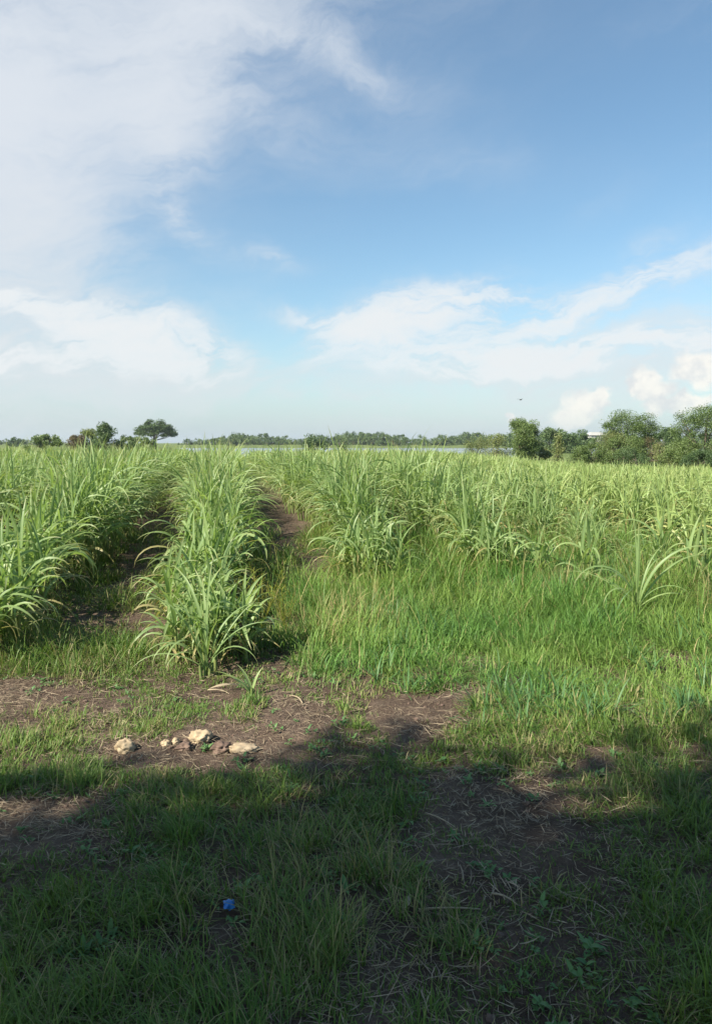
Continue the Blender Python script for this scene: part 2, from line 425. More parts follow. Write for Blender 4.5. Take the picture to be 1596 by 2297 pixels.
def tube(p, r, n=6, r0=0.5):
    p = np.asarray(p, float); k = len(p); r = np.broadcast_to(np.asarray(r, float), (k,))
    t = np.gradient(p, axis=0); t /= np.linalg.norm(t, axis=1)[:, None] + 1e-9
    a = np.where(np.abs(t[:, 2:3]) > 0.9, np.array([[1.0, 0, 0]]), np.array([[0, 0, 1.0]]))
    u = np.cross(t, a); u /= np.linalg.norm(u, axis=1)[:, None] + 1e-9; v = np.cross(t, u)
    an = np.linspace(0, 2 * math.pi, n, endpoint=False)
    V = (p[:, None, :] + r[:, None, None] * (np.cos(an)[None, :, None] * u[:, None, :] + np.sin(an)[None, :, None] * v[:, None, :])).reshape(-1, 3)
    F = []
    for i in range(k - 1):
        for j in range(n):
            q = (j + 1) % n
            F.append([i * n + j, i * n + q, (i + 1) * n + q, (i + 1) * n + j])
    D = np.zeros((len(V), 4)); D[:, 0] = r0; D[:, 1] = np.repeat(np.linspace(0, 1, k), n)
    return V, np.array(F), D

# ------------------------------------------------------------------ sugarcane
def cane_plan(rg, h, n_stalk, spread, lw, dry=0.12, lean=(0, 0), per=(5, 7), droop=1.0):
    """list of stalks and leaves (as parameters) of one plant of height about h"""
    stalks, leaves = [], []
    for k in range(n_stalk):
        a = rg.uniform(0, 2 * math.pi); rr = spread * math.sqrt(rg.uniform(0.02, 1))
        bx, by = rr * math.cos(a), rr * math.sin(a)
        sh = h * rg.uniform(0.30, 0.58)
        tilt = rg.uniform(0.02, 0.16) + 0.4 * rr
        tx = bx + math.cos(a) * tilt * sh + lean[0] * sh; ty = by + math.sin(a) * tilt * sh + lean[1] * sh
        p0 = np.array([bx, by, -0.03]); p1 = np.array([(bx + tx) / 2, (by + ty) / 2, sh * 0.5]); p2 = np.array([tx, ty, sh])
        stalks.append((np.array([p0, p1, p2]), rg.uniform(0.009, 0.014), rg.uniform()))
        m = rg.integers(per[0], per[1] + 1); phi = rg.uniform(0, 2 * math.pi)
        for j in range(m):
            f = (j + 0.5) / m
            t = 0.25 + 0.75 * f
            pos = p0 + (p2 - p0) * t
            azm = phi + (j % 2) * math.pi + rg.normal(0, 0.45)
            top = f > 0.80
            L = h * rg.uniform(0.54, 0.84) * (1.0 if not top else 0.82) * (0.8 if f < 0.2 else 1)
            th0 = R(rg.uniform(50, 70) + 22 * f) if not top else R(rg.uniform(80, 90))
            bend = R(rg.uniform(70, 150)) * droop if not top else R(rg.uniform(8, 60))
            if f < 0.35: bend = R(rg.uniform(110, 165)) * min(1, droop)
            dr = rg.uniform(0.35, 1.0) if (f < 0.3 and rg.uniform() < dry * 3) else (rg.uniform(0, 0.25) if rg.uniform() < dry else 0.0)
            leaves.append(dict(pos=pos, az=azm, L=L, w=lw * rg.uniform(0.75, 1.2), th0=th0, bend=bend, twist=rg.normal(0, 0.5),
                               side=rg.normal(0, 0.10), r=rg.uniform(), dry=dr, power=rg.uniform(1.3, 2.4), roll=rg.normal(0, 0.6)))
    return stalks, leaves
def cane_meshes(name, plan, seg, lmat):
    A, B = Acc(), Acc()
    for p, r, q in plan[0]:
        V, F, D = tube(p, [r * 1.15, r, r * 0.7], 5, q); B.add(V, F, D)
    for l in plan[1]:
        V, F, D = ribbon(l['L'], l['w'], l['th0'], l['bend'], seg, 0.3, l['twist'], l['power'], l['side'], l['r'], l['dry'], l['roll'])
        A.add(rotz(V, l['az']) + l['pos'], F, D)
    return A.mesh(name + '_foliage', lmat), B.mesh(name + '_stalks', M['stalk'])

# shared leaf shapes for the near plants, whose leaves are objects of their own
LEAFPOOL = []
for i in range(44):
    g = np.random.default_rng(900 + i)
    kind = i % 11
    th0 = R([82, 76, 70, 66, 62, 58, 54, 50, 46, 86, 74][kind] + g.normal(0, 3))
    bend = R([30, 80, 105, 120, 135, 140, 150, 130, 155, 15, 60][kind] * g.uniform(0.85, 1.12))
    V, F, D = ribbon(1.0, 0.052 * g.uniform(0.85, 1.15), th0, bend, 11, 0.30, g.normal(0, 0.7), g.uniform(1.2, 2.4), g.normal(0, 0.14), 0.5, 0.0, g.normal(0, 0.6))
    D[:, 0] = g.uniform()
    LEAFPOOL.append((math.degrees(th0), math.degrees(bend), mk_mesh('leaf_%02d' % i, V, F, M['cane'], D)))
DRYPOOL = []
for i in range(10):
    g = np.random.default_rng(1900 + i)
    V, F, D = ribbon(1.0, 0.045 * g.uniform(0.8, 1.1), R(g.uniform(40, 65)), R(g.uniform(120, 165)), 11, 0.45, g.normal(0, 1.0), g.uniform(1.0, 1.8), g.normal(0, 0.15), 0.5, 0.0)
    D[:, 0] = g.uniform(); D[:, 3] = sstep(0.0, 0.7, D[:, 1]) * g.uniform(0.5, 1.0)
    DRYPOOL.append(mk_mesh('dry_leaf_%02d' % i, V, F, M['cane'], D))
def near_cane(loc, plan, label, group=None, name='sugarcane_plant'):
    root = link(name, None, loc=loc, label=label, cat='sugarcane', group=group)
    root.empty_display_size = 0.1
    for p, r, q in plan[0]:
        V, F, D = tube(p, [r * 1.15, r, r * 0.7], 6, q)
        link('stalk', mk_mesh('stalk', V, F, M['stalk'], D), root)
    for l in plan[1]:
        if 'exact' in l:
            l['w'] *= 0.5
            V, F, D = ribbon(1.0, l['w'], l['th0'], l['bend'], 12, 0.3, l['twist'], l['power'], l['side'], l['r'] * 0.8, 0.0, 0.75 * math.cos(l['az']))
            me = mk_mesh('leaf', V, F, M['cane'], D); l['w'] = 0.052
        elif l['dry'] > 0.3:
            me = DRYPOOL[int(l['r'] * 9.99)]
        else:
            td, bd = math.degrees(l['th0']), math.degrees(l['bend'])
            best = sorted(LEAFPOOL, key=lambda q: abs(q[0] - td) * 1.5 + abs(q[1] - bd))[:4]
            me = best[int(l['r'] * 3.99)][2]
        o = link('leaf', me, root)
        ws = l['w'] / 0.052
        o.location = l['pos']; o.rotation_euler = (0, 0, l['az']); o.scale = (l['L'], ws if ws > 0.3 else 0.3, l['L'])
    return root

TALL, YEL, LOWT, LOWY = [], [], [], []
for i in range(9):
    g = np.random.default_rng(100 + i)
    TALL.append(cane_meshes('cane_tall_%d' % i, cane_plan(g, 1.48 * g.uniform(0.92, 1.08), 14, 0.21, 0.031, 0.10, per=(5, 8), droop=1.15), 9, M['cane']))
for i in range(9):
    g = np.random.default_rng(200 + i)
    YEL.append(cane_meshes('cane_yellow_%d' % i, cane_plan(g, 1.12 * g.uniform(0.85, 1.1), 11, 0.28, 0.029, 0.14, droop=1.1), 9, M['cane_yellow']))
for i in range(6):
    g = np.random.default_rng(300 + i)
    LOWT.append(cane_meshes('cane_far_%d' % i, cane_plan(g, 1.50 * g.uniform(0.92, 1.08), 9, 0.24, 0.052, 0.05, per=(4, 6)), 5, M['cane']))
    LOWY.append(cane_meshes('cane_far_yellow_%d' % i, cane_plan(g, 1.20 * g.uniform(0.85, 1.1), 9, 0.30, 0.048, 0.08, per=(4, 5)), 5, M['cane_yellow']))

def row_start(i, off):
    if off < -8: return 6.0
    if off < -1: return [5.2, 5.2, 5.5, 5.4][min(3, int((-off - 1.72) / 1.55 + 0.01))] - 0.1
    if off < 1: return P2.y
    if off < 3: return 8.1
    if off < 4: return 8.6
    return 8.5 + 0.10 * (off - 4)
plants = []     # (x, y, off, tall?)
for i, off in enumerate(ROWS):
    g = np.random.default_rng(5000 + i)
    y = row_start(i, off) + (0.0 if abs(off) < 0.1 else g.uniform(0, 0.3))
    first = y
    while y < 66:
        x = row_x(off, y) + g.normal(0, 0.09 + (0.22 if 0.5 < off and y > 13 else 0.0) + (0.10 if off > 4 else 0))
        if y < field_end(x, y) and abs(x) < 0.56 * y + 3.5:
            bluish = off < 3.0 or (off < 5.5 and y < 19)
            pr = 0.97 if bluish else 0.90
            if off > 4.4: pr = 0.28 if y < 9.6 else 0.6 if y < 11 else 0.9
            if g.uniform() < pr:
                far = sstep(26, 36, np.array(y))
                tall = bluish and not (y > 27 + 5 * g.uniform())
                plants.append((x, y, off, tall, y - first, g.uniform()))
        y += g.uniform(0.30, 0.44)
plants.sort(key=lambda p: math.hypot(p[0], p[1]))
inview = lambda x, y: abs(x) < 0.50 * y + 0.6

ROWNAME = {}
for off in ROWS:
    if abs(off) < 0.1: ROWNAME[off] = ('bluish green sugarcane plant within the dense middle row', 'cane of the middle row')
    elif -2 < off < -1: ROWNAME[off] = ('sugarcane plant in the row just left of the middle row', 'cane of the row left of the middle row')
    elif off < -2: ROWNAME[off] = ('tall sugarcane plant in the thick stand along the left edge', 'cane of the thick left stand')
    elif 2 < off < 3: ROWNAME[off] = ('sugarcane plant in the row beyond the furrow right of the middle row', 'cane right of the furrow')
    elif off < 4: ROWNAME[off] = ('sugarcane plant in the dark clump right of centre, behind the tall grass', 'cane of the dark clump behind the grass')
    else: ROWNAME[off] = ('short yellowish green sugarcane plant on the right of the field', 'yellowish cane on the right')
stuff_t, stuff_y = [], []
n_ind = 0; n_leafy = 0
first_mid = first_left = False
def hgt(off, since):
    if 1 < off < 4: return min(1.29, 0.78 + 0.18 * since)
    return min(1.33, 0.58 + 0.112 * since + (0.20 if off < -1 else 0))
order = {}; ORD = 'first second third fourth fifth sixth seventh eighth ninth tenth eleventh twelfth'.split()
def explicit(leaves, stalks):
    L = [dict(pos=np.array([0, 0, 0.06]) + np.array(p), az=R(a), L=l, w=w, th0=R(t), bend=R(b), twist=0.35 * math.cos(R(a)), side=0.03, r=r, dry=0.0, power=1.6, exact=True)
         for (p, a, l, w, t, b, r) in leaves]
    S = [(np.array([[x, y, -0.03], [x * 1.2, y * 1.2, hh / 2], [x * 1.3, y * 1.3, hh]]), 0.012, 0.4) for (x, y, hh) in stalks]
    return S, L
for (x, y, off, tall, since, u) in plants:
    d = math.hypot(x, y); z = gzf(x, y)
    lab, grp = ROWNAME[off]
    g = np.random.default_rng(int(u * 1e6))
    if inview(x, y) and d < 9.6 and n_leafy < 46:
        n_leafy += 1; n_ind += 1
        h = hgt(off, since) if tall else 1.0
        h *= g.uniform(0.93, 1.07)
        lean = (0, 0)
        if abs(off) < 0.1 and not first_mid:
            first_mid = True
            S, L = explicit([((0, 0, 0), 188, 0.60, 0.034, 38, 100, .3), ((-.03, -.02, .05), 212, 0.52, 0.046, 64, 165, .5), ((-.02, -.03, .05), 240, 0.58, 0.050, 70, 168, .8),
                             ((-.02, 0, 0), 150, 0.62, 0.055, 82, 50, .2), ((0, .02, .05), 100, 0.66, 0.05, 86, 60, .6), ((.02, 0, 0), 20, 0.62, 0.035, 66, 35, .4), ((0, -.02, 0), 300, 0.52, 0.045, 80, 55, .9),
                             ((.02, .02, .05), 350, 0.62, 0.036, 58, 75, .1), ((-.03, 0, .05), 170, 0.62, 0.05, 76, 60, .7), ((0, 0, .1), 60, 0.70, 0.045, 88, 22, .3), ((-.02, .01, .1), 200, 0.66, 0.04, 84, 30, .5), ((-.03, -.02, .04), 195, 0.5, 0.042, 60, 130, .3), ((.03, -.02, .04), 335, 0.5, 0.042, 56, 140, .5), ((-.01, -.03, .04), 225, 0.42, 0.04, 56, 140, .7), ((.02, .02, .08), 25, 0.6, 0.04, 74, 90, .2),
                             ((.01, -.02, .02), 265, 0.45, 0.045, 74, 100, .2), ((.03, 0, .03), 330, 0.5, 0.03, 70, 45, .6), ((0, .03, .1), 130, 0.8, 0.05, 78, 70, .8)],
                            [(-.03, -.02, .10), (.02, 0, .11), (0, .03, .12), (-.01, .01, .12), (.03, .02, .10)])
            near_cane((x, y, z), (S, L), 'foremost sugarcane plant of the middle row, leaves arching onto bare soil')
            for q_, (dx, dy, hh) in enumerate(((-0.26, 0.34, 0.62), (0.24, 0.38, 0.62), (-0.02, 0.24, 0.60))):
                near_cane((x + dx, y + dy, gzf(x + dx, y + dy)), cane_plan(np.random.default_rng(77 + q_), hh, 7, 0.12, 0.034, 0.3, droop=1.35, per=(5, 7)),
                          ('low spreading cane plant on the left flank of the foremost plant', 'low spreading cane plant on the right flank of the foremost plant', 'low cane plant directly behind the foremost plant')[q_])
            continue
        if -2 < off < -1 and not first_left:
            first_left = True; lab, grp = 'foremost sugarcane plant of the left row, beside the striped bare soil', None
        key = 'the middle row' if abs(off) < 0.1 else 'the row left of the middle one' if -2 < off < -1 else 'the row right of the furrow' if 1 < off < 3 else None
        if key and lab != 'foremost sugarcane plant of the left row, beside the striped bare soil':
            order[key] = order.get(key, 1 if key != 'the row right of the furrow' else 0) + 1
            if order[key] <= 12:
                lab = '%s sugarcane plant from the front end of %s' % (ORD[order[key] - 1], key)
        near_cane((x, y, z), cane_plan(g, h, 11, 0.21, 0.034, 0.30 if since < 3.5 else 0.12, lean, droop=1.2, per=(5, 7)), lab, grp)
    elif inview(x, y) and n_ind < 300:
        n_ind += 1
        fm, sm = (TALL if tall else YEL)[int(u * 8.99)]
        root = link('sugarcane_plant', None, loc=(x, y, z), label=lab, cat='sugarcane', group=grp)
        root.rotation_euler = (0, 0, u * 40); s = g.uniform(0.9, 1.1) * (hgt(off, since) / (1.44 if off > -3 else 1.52) if tall else 0.88); root.scale = (s, s, s * g.uniform(0.94, 1.06))
        root.empty_display_size = 0.1
        link('stalks', sm, root, kind='stuff'); link('foliage', fm, root, kind='stuff')
    else:
        (stuff_t if tall else stuff_y).append((x, y, z, u, g.uniform(0.9, 1.12) * (0.87 if tall else 0.94 - 0.2 * float(sstep(0.0, 0.25, x / y)))))

# lone plant in the grass on the right, and the short shoot beside the foremost plant
lp = ground(1425, 1405)
S, L = explicit([((0, 0, 0), 186, 1.0, 0.062, 74, 158, .3), ((0, -.02, 0), 172, 0.48, 0.080, 52, 35, .1), ((0, -.03, 0), 205, 0.66, 0.062, 60, 150, .8), ((0, .02, 0), 165, 0.82, 0.036, 46, 58, .5),
                 ((.02, 0, .03), -12, 0.98, 0.074, 74, 88, .7), ((.02, 0, 0), 8, 0.98, 0.050, 60, 72, .4), ((.02, -.02, 0), -14, 0.52, 0.056, 42, 78, .9), ((0, 0, .05), 120, 0.84, 0.046, 94, 8, .2),
                 ((0, .02, .05), 60, 0.80, 0.05, 84, 25, .6), ((-.01, .02, .05), 150, 0.66, 0.05, 80, 50, .4), ((.01, .02, .03), 35, 0.7, 0.045, 70, 80, .3), ((0, -.02, .02), 250, 0.4, 0.045, 72, 90, .7), ((-.02, 0, .05), 195, 0.75, 0.05, 66, 110, .1), ((.02, 0, .06), 20, 0.7, 0.045, 80, 60, .2), ((0, .02, .06), 170, 0.8, 0.04, 84, 45, .3), ((.02, -.01, .02), -30, 0.6, 0.04, 58, 120, .4), ((-.02, -.01, .03), 215, 0.7, 0.045, 70, 120, .2), ((0, .01, .08), 80, 0.9, 0.04, 88, 20, .1)],
                [(0, 0, .22), (.02, .01, .24), (-.02, .02, .2)])
for q in L: q['L'] *= 0.88; q['w'] *= 0.85
near_cane((lp.x, lp.y, gzf(lp.x, lp.y) + 0.08), (S, L), 'lone sugarcane plant with wide arching leaves in the grass on the right')
for k, (px_, py_, hh, lab_) in enumerate(((1330, 1330, 0.62, 'small loose cane plant in the grass left of the lone plant'), (1560, 1340, 0.68, 'small loose cane plant at the right edge behind the lone plant'),
                                           (1215, 1310, 0.66, 'small cane plant at the grassy front of the yellowish cane'), (1120, 1300, 0.62, 'small cane plant in the grass before the dark clump'),
                                           (1480, 1300, 0.75, 'slender cane plant directly behind the lone plant'), (880, 1315, 0.62, 'small drooping cane plant at the front of the row right of the furrow'))):
    c_ = ground(px_, py_)
    near_cane((c_.x, c_.y, gzf(c_.x, c_.y)), cane_plan(np.random.default_rng(640 + k), hh * 1.25, 4, 0.08, 0.034, 0.1, per=(4, 6), droop=1.15), lab_)
sp_ = ground(565, 1555)
root = link('cane_shoot', None, loc=(sp_.x, sp_.y, gzf(sp_.x, sp_.y)), label='low cane shoot of few curved leaves beside the foremost middle plant', cat='sugarcane')
for (L, w, th, b, a, sd) in ((0.34, 0.034, 60, 105, 170, 0.05), (0.36, 0.036, 45, 60, 160, -0.05), (0.26, 0.028, 72, 60, 130, 0.1), (0.2, 0.025, 80, 40, 40, 0)):
    V, F, D = ribbon(L, w, R(th), R(b), 10, 0.3, 0.3, 1.4, sd, 0.8, 0.05)
    link('leaf', mk_mesh('leaf', rotz(V, R(a)), F, M['cane'], D), root)
V, F, D = tube(np.array([[0, 0, -0.02], [0, 0, 0.05]]), [0.012, 0.009], 6); link('stalk', mk_mesh('stalk', V, F, M['stalk'], D), root)

# ------------------------------------------------------------------ scattering (geometry nodes; only for what nobody could count)
def scatter(name, variants, pts, rot, scl, idx, label=None, kind='stuff'):
    """variants: list of meshes; pts (n,3), rot (n,3), scl (n,3), idx (n,)"""
    coll = bpy.data.collections.new(name + '_shapes')
    for i, me in enumerate(variants):
        coll.objects.link(bpy.data.objects.new('%s_shape_%02d' % (name, i), me))
    me = bpy.data.meshes.new(name)
    pts = np.asarray(pts, np.float32)
    me.vertices.add(len(pts)); me.vertices.foreach_set('co', pts.ravel())
    for nm, typ, arr, key in (('rot', 'FLOAT_VECTOR', rot, 'vector'), ('scl', 'FLOAT_VECTOR', scl, 'vector'), ('idx', 'INT', idx, 'value')):
        a = me.attributes.new(nm, typ, 'POINT')
        a.data.foreach_set(key, np.ascontiguousarray(np.asarray(arr, np.int32 if typ == 'INT' else np.float32).ravel()))
    o = link(name, me, kind=kind, label=label)
    ng = bpy.data.node_groups.new(name + '_nodes', 'GeometryNodeTree')
    ng.interface.new_socket('Geometry', in_out='INPUT', socket_type='NodeSocketGeometry')
    ng.interface.new_socket('Geometry', in_out='OUTPUT', socket_type='NodeSocketGeometry')
    gi = ng.nodes.new('NodeGroupInput'); go = ng.nodes.new('NodeGroupOutput')
    ip = ng.nodes.new('GeometryNodeInstanceOnPoints')
    ci = ng.nodes.new('GeometryNodeCollectionInfo'); ci.inputs[0].default_value = coll
    ci.inputs['Separate Children'].default_value = True; ci.inputs['Reset Children'].default_value = True
    def attr(nm, typ):
        q = ng.nodes.new('GeometryNodeInputNamedAttribute'); q.data_type = typ; q.inputs[0].default_value = nm
        return q.outputs['Attribute']
    L = ng.links
    L.new(gi.outputs[0], ip.inputs['Points']); L.new(ci.outputs[0], ip.inputs['Instance'])
    ip.inputs['Pick Instance'].default_value = True
    L.new(attr('idx', 'INT'), ip.inputs['Instance Index'])
    L.new(attr('rot', 'FLOAT_VECTOR'), ip.inputs['Rotation']); L.new(attr('scl', 'FLOAT_VECTOR'), ip.inputs['Scale'])
    L.new(ip.outputs[0], go.inputs[0])
    md = o.modifiers.new('scatter', 'NODES'); md.node_group = ng
    return o

def crop(name, lst, near_v, label):
    a = np.array(lst)
    n = len(a)
    rot = np.zeros((n, 3)); rot[:, 2] = a[:, 3] * 40
    scl = np.repeat(a[:, 4:5], 3, axis=1)
    scatter(name, [v[0] for v in near_v], a[:, :3], rot, scl, (a[:, 3] * (len(near_v) - 0.01)).astype(int), label)
crop('sugarcane_crop', stuff_t, LOWT, 'bluish green sugarcane filling the far left of the field')
crop('yellow_sugarcane_crop', stuff_y, LOWY, 'yellowish green sugarcane filling the far and right part of the field')

# ------------------------------------------------------------------ grass
def blades(P, az, L, w, th0, bend, power, side, r, dry):
    """many narrow blades at once: arrays of n; three segments each"""
    n = len(P); s = np.array([0.0, 0.36, 0.70, 1.0]); wp = np.array([0.75, 1.0, 0.68, 0.08])
    th = th0[:, None] - bend[:, None] * s[None, :] ** power[:, None]
    sm = 0.5 * (th[:, 1:] + th[:, :-1]); ds = np.diff(s)[None, :] * L[:, None]
    hx = np.concatenate([np.zeros((n, 1)), np.cumsum(np.cos(sm) * ds, 1)], 1); hz = np.concatenate([np.zeros((n, 1)), np.cumsum(np.sin(sm) * ds, 1)], 1)
    hy = side[:, None] * L[:, None] * s[None, :] ** 2
    c, q = np.cos(az)[:, None], np.sin(az)[:, None]
    C = np.stack([P[:, 0:1] + hx * c - hy * q, P[:, 1:2] + hx * q + hy * c, P[:, 2:3] + hz], 2)
    S = np.stack([-q, c, 0 * c], 2) * (0.5 * w[:, None] * wp[None, :])[:, :, None]
    V = np.stack([C + S, C - S], 2).reshape(-1, 3)
    k = np.arange(n)[:, None] * 8 + np.array([0, 2, 4])[None, :]; k = k.ravel()
    F = np.column_stack([k, k + 1, k + 3, k + 2])
    D = np.empty((n, 4, 2, 4)); D[..., 0] = r[:, None, None]; D[..., 1] = s[None, :, None]; D[..., 2] = np.array([0, 1.0])[None, None, :]; D[..., 3] = dry[:, None, None]
    return V, F, D.reshape(-1, 4)
def lawn(name, x, y, nb, rad, hgt, wid, lean, bend, dryp, mat, label, stiff=0.0):
    """tufts at x, y: nb blades each; rad, hgt, wid per tuft"""
    t = np.repeat(np.arange(len(x)), nb); n = len(t)
    a = rng.uniform(0, 6.283, n); rr = rad[t] * np.sqrt(rng.uniform(0, 1, n))
    px, py = x[t] + rr * np.cos(a), y[t] + rr * np.sin(a)
    P = np.column_stack([px, py, gz(px, py) - 0.008])
    wind = 6.283 * fbm(x * 0.8, y * 0.8, 2, 33)[t]
    az = np.where(rng.uniform(0, 1, n) < 0.35, wind + rng.normal(0, 0.6, n), a + rng.normal(0, 0.9, n))
    L = hgt[t] * rng.uniform(0.45, 1.15, n)
    th0 = R(90) - np.abs(rng.normal(0, R(lean), n)); bd = R(bend) * rng.uniform(0.1, 1.0, n) ** 1.2
    mat_ = rng.uniform(0, 1, n) < 0.20                    # blades lying matted
    th0 = np.where(mat_, R(1) * rng.uniform(8, 40, n), th0); bd = np.where(mat_, bd * 0.35, bd)
    dry = np.where(rng.uniform(0, 1, n) < dryp[t], rng.uniform(0.4, 1.0, n), 0.0)
    L = np.where(dry > 0.3, L * rng.uniform(0.8, 1.25, n), L)
    V, F, D = blades(P, az, L, wid[t] * rng.uniform(0.6, 1.35, n), th0, bd, rng.uniform(1.1, 2.0, n), rng.normal(0, 0.12, n), np.clip(0.5 * rng.uniform(0, 1, n) + 0.5 * rng.uniform(0, 1, len(x))[t], 0, 1), dry)
    link(name, mk_mesh(name, V, F, mat, D), kind='stuff', label=label)
    return n
def weed_mesh(seed):
    g = np.random.default_rng(seed); A = Acc()
    for k in range(g.integers(7, 13)):
        L = g.uniform(0.025, 0.06)
        V, F, D = ribbon(L, L * g.uniform(0.4, 0.6), R(g.uniform(15, 60)), R(g.uniform(20, 70)), 4, 0.25, 0, 1.4, 0, g.uniform(), 0.0)
        V = rotz(V, g.uniform(0, 6.28)); V += np.array([g.normal(0, 0.025), g.normal(0, 0.025), g.uniform(0, 0.035)])
        A.add(V, F, D)
    return A.mesh('weed_%d' % seed, M['weed'])
WEEDS = [weed_mesh(i) for i in range(5)]
def straw_mesh(seed, n, spread):
    g = np.random.default_rng(seed); A = Acc()
    for k in range(n):
        L = g.uniform(0.02, 0.10)
        V, F, D = ribbon(L, g.uniform(0.0015, 0.0042), R(g.uniform(-6, 14)), R(g.normal(0, 25)), 3, 0.3, g.normal(0, 1), 1.3, g.normal(0, 0.2), g.uniform(), 0.0)
        V = rotz(V, g.uniform(0, 6.28)); V += np.array([g.normal(0, spread), g.normal(0, spread), g.uniform(0.003, 0.016)])
        A.add(V, F, D)
    return A.mesh('straw_%d' % seed, M['straw'])
STRAW = [straw_mesh(i, 16, 0.10) for i in range(6)]

# bare patches (measured on the photograph, laid out on the ground): x, y, half width, half height, strength
BARE = [(282, 1668, 60, 22, 1.1), (390, 1664, 60, 20, 1.0), (460, 1655, 70, 24, 1.1), (548, 1672, 70, 22, 1.2), (50, 1555, 150, 36, 1.2), (30, 1625, 150, 30, 0.6), (655, 1600, 85, 34, 1.1), (935, 1590, 95, 36, 2.2), (1065, 1560, 60, 22, 0.8),
        (1080, 1480, 60, 26, 0.55), (80, 1830, 170, 70, 1.3), (480, 1690, 150, 20, 0.8), (330, 1690, 70, 16, 0.5), (470, 1545, 70, 22, 0.4),
        (1110, 1780, 140, 60, 0.85), (1230, 1850, 120, 50, 0.75), (1080, 1930, 180, 40, 0.6), (1040, 2010, 150, 36, 0.5), (1200, 2110, 150, 36, 0.35), (1300, 1960, 110, 50, 0.4),
        (320, 2140, 100, 34, 0.7), (780, 2010, 100, 34, 0.4), (930, 2150, 120, 50, 0.6), (640, 1480, 40, 24, 0.6), (1480, 1490, 60, 24, 0.5),
        (270, 1320, 50, 28, 0.75), (320, 1260, 50, 34, 0.7), (200, 1370, 40, 16, 0.6), (700, 1270, 50, 36, 1.0), (650, 1210, 40, 40, 1.0), (780, 1330, 60, 24, 0.5), (270, 1390, 70, 20, 0.4),
        (480, 1950, 120, 25, 0.3), (120, 1900, 90, 24, 0.3)]
PATCH = []
for (px, py, rx, ry, s) in BARE:
    c = ground(px, py); d = c.y
    f = abs(ground(px, py - ry).y - ground(px, py + ry).y) / 2
    PATCH.append((c.x, c.y, rx / FD * d * 1.02, f, s))
def bare(x, y):
    wx = x + 0.30 * (fbm(x * 2.2, y * 2.2, 3, 51) - 0.5); wy = y + 0.45 * (fbm(x * 2.2, y * 2.2, 3, 71) - 0.5)
    b = np.zeros_like(x)
    for (cx, cy, rx, ry, s) in PATCH:
        q = ((wx - cx) / rx) ** 2 + ((wy - cy) / ry) ** 2
        b = np.maximum(b, s * np.exp(-q * q * 0.7))
    return b
def rowdist(x, y):
    d = np.full(x.shape, 9.0)
    for off in ROWS:
        st = row_start(0, off)
        d = np.where(y > st - 0.1, np.minimum(d, np.abs(x - (P2.x + off + ROW_SL * (y - P2.y)))), d)
    return d
GRASSY = [(ground(px, py).x, ground(px, py).y, rx / FD * ground(px, py).y, abs(ground(px, py - ry).y - ground(px, py + ry).y) / 2) for (px, py, rx, ry) in
          ((520, 1800, 330, 80), (820, 1800, 130, 90), (1480, 1790, 150, 130), (1540, 2040, 110, 180), (240, 2040, 260, 90), (330, 1610, 110, 34), (200, 1480, 140, 44), (560, 1590, 50, 30), (795, 1600, 46, 40), (120, 1660, 100, 20), (560, 2080, 200, 120), (1260, 1640, 190, 60), (700, 2180, 120, 80), (1480, 1620, 160, 60), (120, 1720, 130, 26))]
def grassy(x, y):
    r = np.zeros_like(x)
    for (cx, cy, rx, ry) in GRASSY: r = np.maximum(r, np.exp(-(((x - cx) / rx) ** 2 + ((y - cy) / ry) ** 2) ** 2))
    return r
